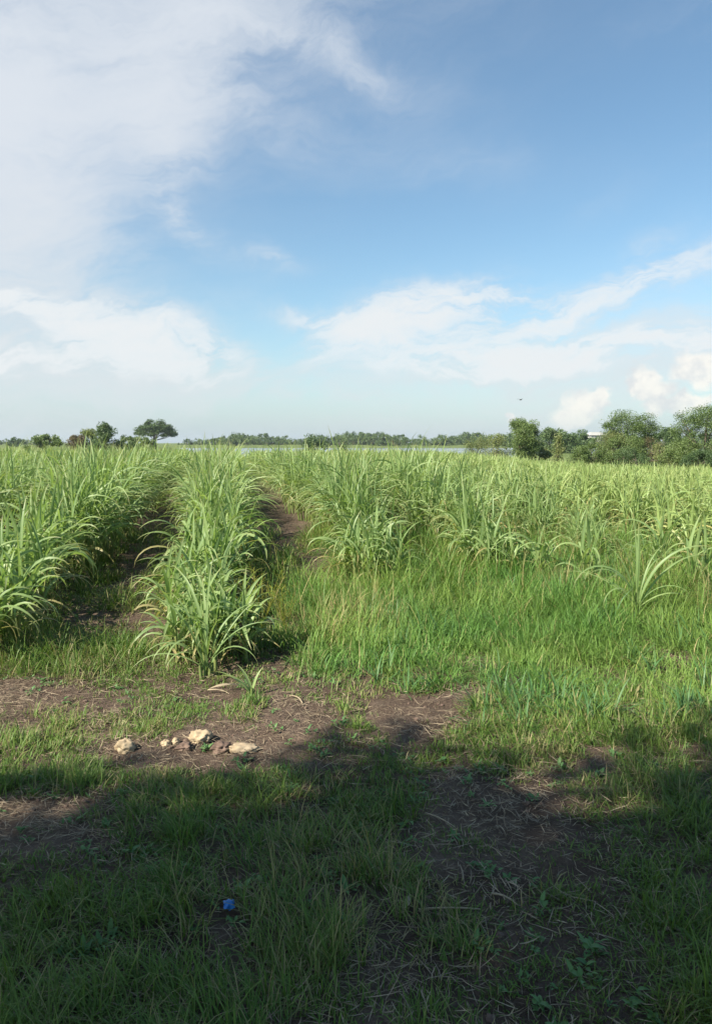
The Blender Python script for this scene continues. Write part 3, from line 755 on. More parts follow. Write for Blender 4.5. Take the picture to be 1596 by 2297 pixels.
def grass_zone():
    # candidate tufts; wanted number per square metre falls with distance as the blades get wider
    n = 52000
    y = 1.55 + (13.5 - 1.55) * rng.uniform(0, 1, n) ** 1.05
    x = rng.uniform(-1, 1, n) * (0.50 * y + 0.45)
    area_w = (0.50 * y + 0.45) * (y - 1.45) ** (1 - 1 / 1.05)          # undo the sampling density
    want = np.interp(y, [1.5, 4.0, 5.0, 8.0, 13.5], [560, 480, 300, 120, 60])
    cand = n / (2 * (0.50 * y + 0.45) * (13.5 - 1.55) * 1.05)
    b = bare(x, y); rough = fbm(x * 1.6, y * 1.6, 3, 5); small = fbm(x * 5.5, y * 5.5, 2, 6)
    mid_edge = P2.x + 0.62 + ROW_SL * (y - P2.y)
    tallz = sstep(mid_edge - 0.1, mid_edge + 0.5, x) * sstep(4.5, 5.5, y + 1.0 * (fbm(x * 1.1, y * 1.1, 3, 91) - 0.5) + 0.65 * sstep(0.3, 1.2, x))
    gr = grassy(x, y)
    p = np.clip(0.92 - b * 1.15 * (1 - 0.3 * gr) + 1.5 * (rough - 0.5) * (1 - 0.6 * gr) + 1.1 * (small - 0.5) + 0.22 * gr + 0.25 * sstep(0.2, 0.8, x) * sstep(3.6, 4.2, y) * (b < 0.6), 0.02, 1.0)
    p = np.where((x < -0.2) & (y > 3.75) & (y < 5.1), p * 0.95, p)         # thin cover round the stones
    p = np.where((x < mid_edge) & (y > 5.1), p * 1.05, p)
    p = np.where(tallz > 0.5, np.clip(p * 1.25, 0, 1), p)
    keep = rng.uniform(0, 1, n) < p * want / cand
    x, y, tallz, rough, b, p, small = [q[keep] for q in (x, y, tallz, rough, b, p, small)]; gr = gr[keep]
    ist = rng.uniform(0, 1, len(x)) < tallz
    edge = np.clip(1.1 - 0.8 * b, 0.35, 1.1)
    bs_ = ground(513, 2040); k_ = ((x - bs_.x) / 0.09) ** 2 + ((y - bs_.y + 0.10) / 0.18) ** 2 > 1
    x, y, tallz, rough, b, p, small, ist, edge, gr = [q[k_] for q in (x, y, tallz, rough, b, p, small, ist, edge, gr)]
    clear = 1 - 0.35 * np.exp(-((x - lp.x) ** 2 + ((y - lp.y + 0.25) * 0.8) ** 2) / 0.16)
    t = ist
    h = (0.17 + 0.20 * sstep(4.8, 7.5, y[t])) * (0.55 + 0.9 * rough[t]) * edge[t] * rng.uniform(0.7, 1.2, t.sum()) * clear[t]
    wid = np.interp(y[t], [4.5, 8, 13], [0.0048, 0.0062, 0.009])
    dryp = 0.06 + 0.30 * sstep(0.50, 0.68, fbm(x[t] * 0.9, y[t] * 0.9, 3, 45)) + 0.10 * sstep(7, 10, y[t])
    n1 = lawn('tall_grass', x[t], y[t], 17, np.full(t.sum(), 0.085), h * 1.12 * (0.6 + 0.4 * sstep(4.3, 6.2, y[t])), wid * 1.12, 44, 150, dryp, M['grass'], 'bright green knee high grass right of the middle cane row')
    t = ~ist
    tuftf = sstep(0.42, 0.66, fbm(x[t] * 1.5, y[t] * 1.5, 3, 61))
    tuftf = np.maximum(tuftf, np.maximum(gr[t] * 0.62, 0.75 * sstep(0.2, 0.8, x[t]) * sstep(3.5, 4.2, y[t])))
    h = (0.04 + 0.105 * tuftf) * (0.6 + 0.8 * small[t]) * edge[t] * rng.uniform(0.7, 1.3, t.sum()) * (1 + 0.7 * sstep(4.8, 6, y[t]))
    h = np.where((x[t] < 0.1) & (y[t] > 3.6) & (y[t] < 5.0), h * 0.75, h)
    wid = np.interp(y[t], [1.6, 5, 10], [0.0036, 0.0052, 0.0075])
    dryp = 0.10 + 0.30 * (1 - p[t]) + 0.30 * sstep(0.5, 0.7, fbm(x[t] * 2.1, y[t] * 2.1, 3, 46))
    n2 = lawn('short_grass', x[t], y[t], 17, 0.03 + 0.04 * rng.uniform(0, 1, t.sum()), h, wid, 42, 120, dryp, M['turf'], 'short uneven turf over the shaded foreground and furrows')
    # thin tan seed stems over the far half of the tall grass, and coarse dark clumps
    m = 900; y = rng.uniform(5.2, 11.0, m); x = P2.x + 0.9 + ROW_SL * (y - P2.y) + rng.uniform(0, 1, m) * (0.50 * y + 1.2)
    k = (fbm(x * 0.9, y * 0.9, 3, 45) + 0.10 * sstep(7, 9, y) > 0.54) & (bare(x, y) < 0.4); x, y = x[k], y[k]; m = len(x)
    lawn('seed_stems', x, y, 5, np.full(m, 0.10), np.full(m, 0.42), np.full(m, 0.0042), 16, 45, np.full(m, 0.9), M['grass'], 'thin tan seed stems rising from the tall grass')
    m = 420; y = rng.uniform(4.2, 9.5, m); x = 0.1 + rng.uniform(0, 1, m) * (0.50 * y + 0.3)
    k = (fbm(x * 1.3, y * 1.3, 2, 145) > 0.52) & (bare(x, y) < 0.35); x, y = x[k], y[k]; m = len(x)
    lawn('coarse_grass', x, y, 16, np.full(m, 0.05), 0.20 + 0.12 * rng.uniform(0, 1, m) + 0.05 * sstep(5, 8, y), np.full(m, 0.0095), 42, 130, np.full(m, 0.08), M['weed'], 'coarse broad bladed grass clumps within the tall grass')
    # low broad-leaved weeds
    n = 1500
    y = 1.6 + 6.0 * rng.uniform(0, 1, n) ** 1.2; x = rng.uniform(-1, 1, n) * (0.52 * y + 0.5)
    k = (fbm(x * 1.9, y * 1.9, 3, 77) > 0.52) & (rng.uniform(0, 1, n) < 0.8)
    x, y = x[k], y[k]; s = rng.uniform(0.3, 0.75, len(x))
    scatter('ground_weeds', WEEDS, np.column_stack([x, y, gz(x, y)]), np.column_stack([0 * x, 0 * x, rng.uniform(0, 6.28, len(x))]), np.column_stack([s, s, s]),
            rng.integers(0, 5, len(x)), 'low broad leaved weeds among the turf and bare soil')
    # straw and dead leaf litter, thickest on the bare soil
    n = 8500
    y = 1.6 + 8.5 * rng.uniform(0, 1, n) ** 1.2; x = rng.uniform(-1, 1, n) * (0.52 * y + 0.5)
    pp = 0.24 + 0.45 * bare(x, y) * fbm(x * 1.7, y * 1.7, 3, 15) * 1.5
    clean = np.exp(-(((x - ground(935, 1582).x) / 0.22) ** 2 + ((y - ground(935, 1582).y) / 0.22) ** 2))
    k = rng.uniform(0, 1, n) < pp * (1 - 0.85 * clean)
    x, y = x[k], y[k]; s = rng.uniform(0.7, 1.3, len(x))
    scatter('straw_litter', STRAW, np.column_stack([x, y, gz(x, y)]), np.column_stack([0 * x, 0 * x, rng.uniform(0, 6.28, len(x))]), np.column_stack([s, s, s]),
            rng.integers(0, 6, len(x)), 'dry straw and dead leaf litter strewn over the soil')
grass_zone()
def crumbs():
    import bmesh
    from mathutils import noise
    shapes = []
    for i in range(6):
        bm = bmesh.new(); bmesh.ops.create_icosphere(bm, subdivisions=2, radius=1.0)
        for v in bm.verts:
            n = v.co.normalized(); v.co = n * (1 + 0.5 * noise.noise(n * 1.7 + Vector((i * 5.1, 0, 0)))); v.co.z *= 0.7
        me = bpy.data.meshes.new('crumb_%d' % i); bm.to_mesh(me); bm.free(); me.materials.append(M['clod']); shapes.append(me)
    n = 16000
    y = 1.6 + 7.0 * rng.uniform(0, 1, n) ** 1.15; x = rng.uniform(-1, 1, n) * (0.52 * y + 0.5)
    k = rng.uniform(0, 1, n) < (0.10 + 0.6 * np.clip(bare(x, y), 0, 1)) * sstep(0.35, 0.62, fbm(x * 2.3, y * 2.3, 3, 88)); x, y = x[k], y[k]
    sz = 0.003 + 0.013 * rng.uniform(0, 1, len(x)) ** 4
    scatter('soil_crumbs', shapes, np.column_stack([x, y, gz(x, y) + sz * 0.2]), np.column_stack([0 * x, 0 * x, rng.uniform(0, 6.28, len(x))]), np.column_stack([sz, sz, sz]), rng.integers(0, 6, len(x)),
            'loose crumbs of brown soil over the bare patches')
crumbs()

# yellow feathery weeds beside the middle row
def feathery(px, py, h, seed, label):
    c = ground(px, py); g = np.random.default_rng(seed)
    root = link('yellow_weed', None, loc=(c.x, c.y, gzf(c.x, c.y)), label=label, cat='weed', group='yellow feathery weeds')
    S, A = Acc(), Acc()
    for k in range(9):
        a = g.uniform(0, 6.28); L = h * g.uniform(0.7, 1.1); sp = g.uniform(0.15, 0.5)
        t = np.linspace(0, 1, 5); p = np.column_stack([math.cos(a) * sp * h * t ** 1.4, math.sin(a) * sp * h * t ** 1.4, L * t])
        V, F, D = tube(p, np.linspace(0.003, 0.0012, 5), 4, g.uniform()); S.add(V, F, D)
        for j in range(16):
            f = g.uniform(0.35, 1.0); q = np.array([np.interp(f, t, p[:, i]) for i in range(3)])
            V, F, D = ribbon(g.uniform(0.05, 0.12), 0.004, R(g.uniform(0, 60)), R(g.uniform(10, 60)), 3, 0.2, 0, 1.3, 0, g.uniform(), 0)
            A.add(rotz(V, g.uniform(0, 6.28)) + q, F, D)
    link('stems', S.mesh('stems', M['sedge']), root, kind='stuff'); link('sprays', A.mesh('sprays', M['sedge']), root, kind='stuff')
feathery(590, 1420, 0.55, 1, 'yellow feathery weed touching the right flank of the middle row')
feathery(640, 1430, 0.45, 2, 'lone yellow feathery weed between the middle row and grass')
feathery(545, 1400, 0.50, 3, 'yellow feathery weed half hidden among middle row leaves')

# ------------------------------------------------------------------ stones, clods, scraps
def lump(name, px, py, size, flat, mat, seed, label, cat, group=None, rough=0.28, detail=2.2, yaw=0.0):
    import bmesh
    c = ground(px, py)
    bm = bmesh.new(); bmesh.ops.create_icosphere(bm, subdivisions=4, radius=1.0)
    from mathutils import noise
    off = Vector((seed * 3.1, seed * 1.7, seed * 0.9))
    for v in bm.verts:
        n = v.co.normalized()
        d = 1 + rough * noise.noise(n * detail + off) + rough * 0.5 * noise.noise(n * detail * 2.3 + off) + 0.06 * noise.noise(n * 7 + off)
        # broken facets
        d = min(d, 1.02 / max(0.55, abs(n.dot(Vector((math.sin(seed), math.cos(seed * 2.2), 0.4)).normalized()))))
        co = n * d
        v.co = Vector((co.x * size[0] / 2, co.y * size[1] / 2, co.z * size[2] * 0.42))
    me = bpy.data.meshes.new(name); bm.to_mesh(me); bm.free(); me.materials.append(mat)
    for p in me.polygons: p.use_smooth = True
    o = link(name, me, loc=(c.x, c.y, gzf(c.x, c.y) + size[2] * flat * 0.55), label=label, cat=cat, group=group)
    o.rotation_euler = (0, 0, yaw); return o
lump('pale_stone', 282, 1672, (0.105, 0.09, 0.095), 0.36, M['stone'], 1, 'round pale stone lying alone on the soil, leftmost of the stones', 'stone', rough=0.35)
lump('pale_stone', 372, 1664, (0.055, 0.05, 0.05), 0.30, M['stone'], 2, 'small pale stone between the round one and the knobbly one', 'stone')
lump('pale_stone', 394, 1660, (0.045, 0.05, 0.05), 0.30, M['stone'], 7, 'smallest pale chip touching the small stone', 'stone')
lump('pale_stone', 450, 1652, (0.125, 0.10, 0.09), 0.30, M['stone'], 3, 'knobbly upright pale stone, biggest of the stones', 'stone', rough=0.36, detail=2.4)
lump('pale_stone', 545, 1672, (0.165, 0.08, 0.065), 0.38, M['wood'], 4, 'long flat pale stone at the edge of the shade', 'stone', rough=0.25, detail=2.6, yaw=0.08)
lump('soil_clod', 497, 1672, (0.11, 0.08, 0.07), 0.32, M['clod'], 5, 'dark reddish clod beside the long pale stone', 'clod', rough=0.5)
lump('soil_clod', 415, 1672, (0.08, 0.07, 0.05), 0.3, M['clod'], 6, 'small brown clod in front of the knobbly stone', 'clod', rough=0.5)
lump('soil_clod', 1405, 1415, (0.05, 0.05, 0.12), 0.3, M['wood'], 8, 'tan stub of cut cane at the foot of the lone plant', 'cane stub', rough=0.2).name = 'cane_stub'

def blue_scrap():
    c = ground(513, 2040); g = np.random.default_rng(5)
    n = 13; u = np.linspace(-1, 1, n); U, Vv = np.meshgrid(u, u)
    r = np.maximum(np.abs(U), np.abs(Vv)); a = np.arctan2(Vv, U)
    X = U * 0.019; Y = Vv * 0.018
    Z = 0.016 * (1 - r ** 2) + 0.012 * (fbm(U * 2.4 + 5, Vv * 2.4 + 5, 3, 4) - 0.5) + 0.006 * np.sin(a * 5) * r
    V = np.column_stack([X.ravel(), Y.ravel(), Z.ravel() + 0.004]); V2 = V - np.array([0, 0, 0.0012])
    i = (np.arange(n - 1)[:, None] * n + np.arange(n - 1)[None, :]).ravel()
    F = np.column_stack([i, i + 1, i + n + 1, i + n]); m = n * n
    F2 = F[:, ::-1] + m
    me = mk_mesh('blue_scrap', np.vstack([V, V2]), np.vstack([F, F2]), M['blue'])
    o = link('plastic_scrap', me, loc=(c.x, c.y, gzf(c.x, c.y) + 0.02), label='crumpled bright blue plastic scrap in the shaded grass', cat='plastic scrap')
    o.rotation_euler = (0.5, 0.15, 0.4)
blue_scrap()
def stick(px, py, L, yaw, r, label, group=None):
    c = ground(px, py); g = np.random.default_rng(int(px))
    t = np.linspace(-0.5, 0.5, 7)
    p = np.column_stack([t * L, 0.03 * L * np.sin(t * 5 + px), 0.012 + 0.01 * np.cos(t * 4)])
    V, F, D = tube(p, np.linspace(r, r * 0.6, 7), 6, 0.9)
    o = link('dry_stalk', mk_mesh('dry_stalk', V, F, M['straw'], D), loc=(c.x, c.y, gzf(c.x, c.y) + 0.004), label=label, cat='stalk', group=group)
    o.rotation_euler = (0, 0.03, yaw)
stick(665, 1566, 0.20, R(118), 0.005, 'pale dry stalk lying on the sunlit bare soil', None)
stick(1010, 2035, 0.22, R(3), 0.004, 'long straw coloured stalk lying across the shaded path')
stick(1130, 2008, 0.10, R(-40), 0.004, 'short dry stalk slanting across the shaded path')
stick(985, 1830, 0.16, R(-45), 0.0035, 'thin dry stalk at the left edge of the shaded path')
stick(490, 1548, 0.16, R(-25), 0.005, 'pale dead stalk at the foot of the foremost plant')
for (px, py, L, a, lab) in ((470, 1540, 0.22, 20, 'curled dead cane leaf lying right of the foremost plant'), (400, 1552, 0.18, 200, 'bleached dead cane leaf lying left of the foremost plant'),
                            (905, 2035, 0.10, 60, 'small tan dead leaf on the shaded turf')):
    c = ground(px, py)
    V, F, D = ribbon(L, 0.022, R(14), R(40), 8, 0.4, 1.2, 1.3, 0.2, 0.9, 0)
    o = link('dead_leaf', mk_mesh('dead_leaf', V, F, M['straw'], D), loc=(c.x, c.y, gzf(c.x, c.y) + 0.012), label=lab, cat='leaf'); o.rotation_euler = (0, 0, R(a))

# ------------------------------------------------------------------ trees
def leafquads(P, size, g, flat=0.0):
    """four-cornered leaf sprays at the points P"""
    n = len(P)
    nr = g.normal(0, 1, (n, 3)); nr[:, 2] = np.abs(nr[:, 2]) + flat; nr /= np.linalg.norm(nr, axis=1)[:, None]
    t = g.normal(0, 1, (n, 3)); t -= nr * np.sum(t * nr, axis=1)[:, None]; t /= np.linalg.norm(t, axis=1)[:, None]
    b = np.cross(nr, t)
    s = size * g.uniform(0.6, 1.4, n)[:, None]
    V = np.empty((n, 4, 3)); V[:, 0] = P - t * s * 0.6; V[:, 1] = P + b * s * 0.26 + nr * s * 0.06; V[:, 2] = P + t * s * 0.6; V[:, 3] = P - b * s * 0.26 + nr * s * 0.06
    F = np.arange(n * 4).reshape(n, 4)
    D = np.zeros((n, 4, 4)); D[:, :, 0] = g.uniform(0, 1, n)[:, None]; D[:, :, 1] = 0.5
    return V.reshape(-1, 3), F, D.reshape(-1, 4)
def tree_parts(seed, h, w, shape, n_leaf, leaf, trunk_h=0.35, flat=0.0, clumps=26, csize=0.26, low=0.05):
    """trunk with limbs reaching into the clumps, crown of leaf sprays gathered in clumps. shape: round, umbrella, cone, bush, layered"""
    g = np.random.default_rng(seed)
    C = []
    while len(C) < clumps:
        a = g.uniform(0, 6.283); r = math.sqrt(g.uniform(0.03, 1)); t = g.uniform(0, 1)
        if shape == 'umbrella':
            top = math.sqrt(max(0, 1 - (r * 0.97) ** 2)); zz = trunk_h + (1 - trunk_h) * top * g.uniform(0.42, 0.92)
            rr = r * 0.86
        elif shape == 'cone':
            zz = low + (1 - low) * t; rr = r * (1 - zz) ** 0.65 * 0.95 + 0.05
        elif shape == 'bush':
            zz = low + (0.92 - low) * t; rr = r * math.sqrt(max(0.02, 1 - (zz * 0.98) ** 2.2)) * 0.9
        elif shape == 'dome':
            zz = 0.08 + 0.84 * t ** 0.85; rr = r ** 0.7 * max(0.05, 1 - max(0, (zz - 0.40) / 0.62) ** 2.0) ** 0.5 * 0.88 * g.uniform(0.85, 1.1)
        elif shape == 'layered':
            lv = g.uniform(0, 1) ** 0.85; zz = low + 0.10 + (0.84 - low) * lv; rr = r * (0.92 - 0.42 * abs(lv - 0.5) ** 1.3 - 0.42 * max(0, lv - 0.55))
        else:
            zz = trunk_h * 0.7 + (1 - trunk_h * 0.7) * t; q = (zz - trunk_h * 0.7) / (1 - trunk_h * 0.7) * 2 - 1
            rr = r * math.sqrt(max(0.03, 1 - q * q)) * 0.9
        C.append((rr * math.cos(a) * w / 2, rr * math.sin(a) * w / 2, zz * h))
    C = np.array(C)
    k = g.integers(0, clumps, n_leaf)
    sc_ = csize * min(w, h) * g.uniform(0.55, 1.25, clumps)
    u = g.normal(0, 1, (n_leaf, 3)); u /= np.linalg.norm(u, axis=1)[:, None]
    rad = sc_[k] * g.uniform(0, 1, n_leaf) ** 0.45
    fl = np.array([1, 1, 0.5 if shape in ('umbrella', 'layered') else 0.7 if shape == 'dome' else 0.85])
    P = C[k] + u * rad[:, None] * fl
    P[:, 2] = np.maximum(P[:, 2], 0.02 * h + g.uniform(0, 0.05, n_leaf) * h)
    cr = Acc(); cr.add(*leafquads(P, leaf, g, flat))
    T = Acc()
    tr = max(0.03, h * 0.028)
    th = trunk_h * h
    wob = g.normal(0, 0.03 * h, 2)
    p = np.array([[0, 0, -0.2], [wob[0] * 0.3, wob[1] * 0.3, th * 0.5], [wob[0], wob[1], th]])
    T.add(*tube(p, [tr * 1.25, tr, tr * 0.85], 8))
    for j in g.choice(clumps, min(clumps, 14), replace=False):
        e = C[j]; m = (p[2] + e) / 2 + np.array([0, 0, -0.06 * h if shape == 'umbrella' else 0.03 * h])
        T.add(*tube(np.array([p[2] - [0, 0, 0.05 * h], m, e]), [tr * 0.55, tr * 0.35, tr * 0.12], 5))
    return cr, T
def tree(name, px, top, wpx, dist, shape, mat, label, cat='tree', seed=1, n_leaf=5000, leaf=0.2, group=None, base=None, **kw):
    """a tree whose top and width were measured on the photograph and which stands dist metres away"""
    d = ray(px, top); s = dist / d.y
    if base is None: base = gzf(d.x * s, dist)
    h = (CAM_H + d.z * s - base) * (0.93 if shape not in ('umbrella', 'dome') else 1.0); w = wpx / FD * dist * (1.25 if shape == 'layered' else 1.05)
    cr, T = tree_parts(seed, h, w, shape, n_leaf, leaf, **kw)
    root = link(name, None, loc=(d.x * s, dist, base), label=label, cat=cat, group=group)
    link('crown', cr.mesh('crown', mat), root); link('trunk', T.mesh('trunk', M['bark']), root)
    return root
tree('shrub', 100, 974, 84, 150, 'bush', M['tree_mid'], 'low dark green shrub nearest the left edge of the horizon', 'shrub', 1, 3500, 0.35, clumps=18)
tree('shrub', 40, 980, 40, 420, 'bush', M['tree_dark'], 'small hazy shrub at the far left end of the horizon', 'shrub', 2, 1500, 0.8, base=-0.8)
tree('shrub', 172, 968, 52, 150, 'bush', M['tree_brown'], 'olive brown bushy shrub left of the yellowish shrub', 'shrub', 3, 3000, 0.3, clumps=18)
tree('shrub', 200, 964, 50, 155, 'bush', M['tree_yellow'], 'yellowish green shrub leaning on the pointed dark tree', 'shrub', 4, 3000, 0.3, clumps=16)
tree('pointed_tree', 236, 947, 66, 148, 'cone', M['tree_dark'], 'dark green tree with a pointed crown, left of the umbrella tree', 'tree', 5, 6500, 0.32, clumps=30, csize=0.24)
tree('shrub', 285, 977, 64, 160, 'bush', M['tree_mid'], 'low green shrub between pointed tree and umbrella tree', 'shrub', 6, 2500, 0.35)
tree('shrub', 318, 980, 70, 170, 'bush', M['tree_mid'], 'low dark shrub at the foot of the umbrella tree', 'shrub', 16, 2500, 0.35)
tree('umbrella_tree', 347, 938, 92, 330, 'umbrella', M['tree_dark'], 'broad umbrella shaped tree standing alone on the left horizon', 'tree', 7, 16000, 0.62, trunk_h=0.26, clumps=110, csize=0.17, flat=1.0)
tree('round_shrub', 708, 973, 62, 140, 'bush', M['tree_dark'], 'round dark shrub at the water edge near the centre', 'shrub', 8, 4500, 0.32, clumps=22)
tree('shrub', 765, 992, 40, 140, 'bush', M['tree_mid'], 'very low shrub just right of the round dark shrub', 'shrub', 9, 1200, 0.3)
tree('shrub', 1070, 972, 80, 105, 'bush', M['tree_olive'], 'low olive shrub, left one of the pair beside the leafy tree', 'shrub', 10, 8000, 0.14, clumps=22)
tree('shrub', 1112, 972, 70, 102, 'bush', M['tree_olive'], 'low olive shrub touching the left side of the leafy tree', 'shrub', 11, 8000, 0.14, clumps=22)
tree('leafy_tree', 1170, 938, 84, 85, 'round', M['tree_mid'], 'leafy green tree with ragged top right of centre', 'tree', 12, 16000, 0.14, trunk_h=0.12, clumps=36, csize=0.2)
tree('dark_tree', 1238, 962, 66, 170, 'round', M['tree_dark'], 'dark tree directly right of the leafy tree', 'tree', 13, 5000, 0.4, trunk_h=0.15)
tree('dark_tree', 1275, 968, 50, 180, 'round', M['tree_dark'], 'dark tree behind the pale thin shrub', 'tree', 23, 4000, 0.4, trunk_h=0.15)
tree('thin_shrub', 1252, 976, 34, 80, 'cone', M['tree_olive'], 'thin pale shrub in front of the dark trees', 'shrub', 14, 1500, 0.16)
tree('dark_tree', 1315, 957, 44, 210, 'umbrella', M['tree_dark'], 'small dark tree with rounded top beside the pale house', 'tree', 15, 4000, 0.4, trunk_h=0.3)
tree('round_shrub', 1325, 983, 92, 62, 'bush', M['tree_mid'], 'rounded green shrub left of the big feathery tree', 'shrub', 17, 11000, 0.09, clumps=30, csize=0.22)
tree('feathery_tree', 1412, 922, 138, 66, 'dome', M['tree_mid'], 'big feathery green tree with layered branches', 'tree', 18, 34000, 0.095, trunk_h=0.2, clumps=120, csize=0.16, flat=0.4)
tree('shrub', 1372, 968, 70, 64, 'bush', M['tree_olive'], 'olive shrub filling the left foot of the feathery tree', 'shrub', 28, 9000, 0.09, clumps=24)
tree('bare_shrub', 1466, 962, 50, 63, 'bush', M['tree_brown'], 'reddish brown half bare shrub right of the feathery tree', 'shrub', 19, 2600, 0.07, clumps=16)
tree('shrub', 1490, 988, 110, 61, 'bush', M['tree_olive'], 'dull olive shrub in the dip between the two feathery trees', 'shrub', 20, 9000, 0.09, clumps=24)
tree('dark_tree', 1500, 962, 90, 150, 'round', M['tree_dark'], 'dark tree seen through the gap between feathery trees', 'tree', 21, 4500, 0.35, trunk_h=0.1)
tree('feathery_tree', 1590, 905, 165, 58, 'dome', M['tree_mid'], 'feathery green tree cut by the right edge', 'tree', 22, 34000, 0.09, trunk_h=0.2, clumps=120, csize=0.16, flat=0.4)
tree('round_shrub', 1568, 1000, 80, 54, 'bush', M['tree_dark'], 'dark round shrub under the tree at the right edge', 'shrub', 24, 8000, 0.09, clumps=22)
tree('shrub', 1425, 1000, 120, 58, 'bush', M['tree_dark'], 'dark low shrub under the big feathery tree', 'shrub', 25, 8000, 0.09, clumps=24)

tree('shrub', 1535, 985, 110, 57, 'bush', M['tree_mid'], 'green shrub joining the dip shrub to the tree at the right edge', 'shrub', 31, 9000, 0.09, clumps=28)
tree('shrub', 1400, 972, 120, 63, 'bush', M['tree_mid'], 'broad green shrub right at the foot of the big feathery tree', 'shrub', 32, 11000, 0.09, clumps=32)
tree('shrub', 1210, 984, 60, 88, 'bush', M['tree_olive'], 'low olive shrub right of the leafy tree', 'shrub', 33, 2500, 0.2, clumps=18)
# trees across the water: one build of each kind, then copies
far = []
for i in range(6):
    cr, T = tree_parts(700 + i, 1.0, [1.3, 1.6, 1.1, 1.5, 1.25, 1.8][i], 'round' if i % 2 else 'bush', 900, 0.11, trunk_h=0.12, clumps=16, csize=0.26)
    far.append((cr.mesh('far_crown_%d' % i, M['tree_dark' if i % 3 else 'tree_mid']), T.mesh('far_trunk_%d' % i, M['bark'])))
g = np.random.default_rng(77)
def far_tree(px, top, dist, label, group):
    d = ray(px, top); s = dist / d.y
    h = (CAM_H + d.z * s + 0.3) * 0.84
    cm, tm = far[g.integers(0, 6)]
    root = link('distant_tree', None, loc=(d.x * s, dist, -0.3), label=label, cat='tree', group=group)
    root.scale = (h * g.uniform(0.9, 1.3), h * g.uniform(0.9, 1.2), h); root.rotation_euler = (0, 0, g.uniform(0, 6.28))
    link('crown', cm, root); link('trunk', tm, root)
px = 400.0
while px < 1075:
    prof = 977 + 7 * math.sin(px * 0.021) - (3 if 690 < px < 900 else 0) + (8 if px < 520 else 0) - (6 if px > 960 else 0)
    far_tree(px, prof + g.normal(0, 3.0), g.uniform(515, 620), 'distant hazy tree in the line across the water', 'trees across the water')
    px += g.uniform(5, 9)
px = -20.0
while px < 140:
    far_tree(px, 984 + g.normal(0, 2.5), g.uniform(515, 620), 'distant hazy tree across the water at the far left', 'far left trees across the water'); px += g.uniform(9, 15)
px = 1075.0
while px < 1640:
    far_tree(px, 968 + g.normal(0, 3), g.uniform(300, 420), 'distant tree showing behind the right hand thicket', 'trees behind the right thicket'); px += g.uniform(14, 24)

# pale house half hidden on the right
def house():
    d = ray(1342, 971); dist = 230; s = dist / d.y
    top = CAM_H + d.z * s
    root = link('pale_house', None, loc=(d.x * s, dist, 0), label='pale house half hidden by trees left of the big feathery tree', cat='house')
    def box(name, x0, x1, y0, y1, z0, z1, mat, par):
        V = [[x, y, z] for z in (z0, z1) for y in (y0, y1) for x in (x0, x1)]
        F = [[0, 2, 3, 1], [4, 5, 7, 6], [0, 1, 5, 4], [2, 6, 7, 3], [0, 4, 6, 2], [1, 3, 7, 5]]
        return link(name, mk_mesh(name, V, F, mat, smooth=False), par)
    hw = 2.2
    wl = box('wall', -hw, hw, 0, 6, 0, top - 0.7, M['wall'], root)
    V = [[-hw - 0.4, -0.4, top - 0.7], [hw + 0.4, -0.4, top - 0.7], [hw + 0.4, 6.4, top - 0.7], [-hw - 0.4, 6.4, top - 0.7], [-hw + 0.6, 3, top + 0.3], [hw - 0.6, 3, top + 0.3]]
    link('roof', mk_mesh('roof', V, [[0, 1, 5, 4], [2, 3, 4, 5]], M['wall'], smooth=False), root)
    V3 = np.array(V); link('roof_gable', mk_mesh('gable', V3, [[1, 2, 5], [3, 0, 4]], M['wall'], smooth=False), root)
    for x in (-1.5, 0.4):
        w_ = box('window', x, x + 1.0, -0.06, -0.003, top - 2.2, top - 1.2, M['roofing'], root)
        box('pane', x + 0.1, x + 0.9, -0.08, -0.062, top - 2.1, top - 1.3, M['pane'], w_)
house()

# bird in the sky
def bird():
    d = ray(1167, 897); s = 70 / d.y
    c = Vector((d.x * s, 70, CAM_H + d.z * s))
    root = link('flying_bird', None, loc=c, label='tiny dark bird flying above the leafy tree', cat='bird'); root.rotation_euler = (0, 0, 0.6)
    V, F, D = tube(np.array([[-0.17, 0, 0], [-0.1, 0, 0.0], [0, 0, 0.01], [0.08, 0, 0.02], [0.13, 0, 0.015], [0.16, 0, 0.0]]), [0.008, 0.03, 0.042, 0.03, 0.022, 0.004], 8)
    link('body', mk_mesh('body', V, F, M['feather'], D), root)
    for sg in (-1, 1):
        A = []
        for (t, wd, zz, xx) in ((0.02, 0.10, 0.015, 0), (0.14, 0.11, 0.09, 0.02), (0.26, 0.07, 0.10, -0.02), (0.36, 0.015, 0.06, -0.08)):
            A += [[xx + wd / 2, sg * t, zz], [xx - wd / 2, sg * t, zz], [xx, sg * t, zz + 0.012]]
        F = []
        for i in range(3): F += [[3 * i, 3 * i + 2, 3 * i + 5, 3 * i + 3], [3 * i + 2, 3 * i + 1, 3 * i + 4, 3 * i + 5], [3 * i + 1, 3 * i, 3 * i + 3, 3 * i + 4]]
        link('wing', mk_mesh('wing', A, F, M['feather']), root)
bird()

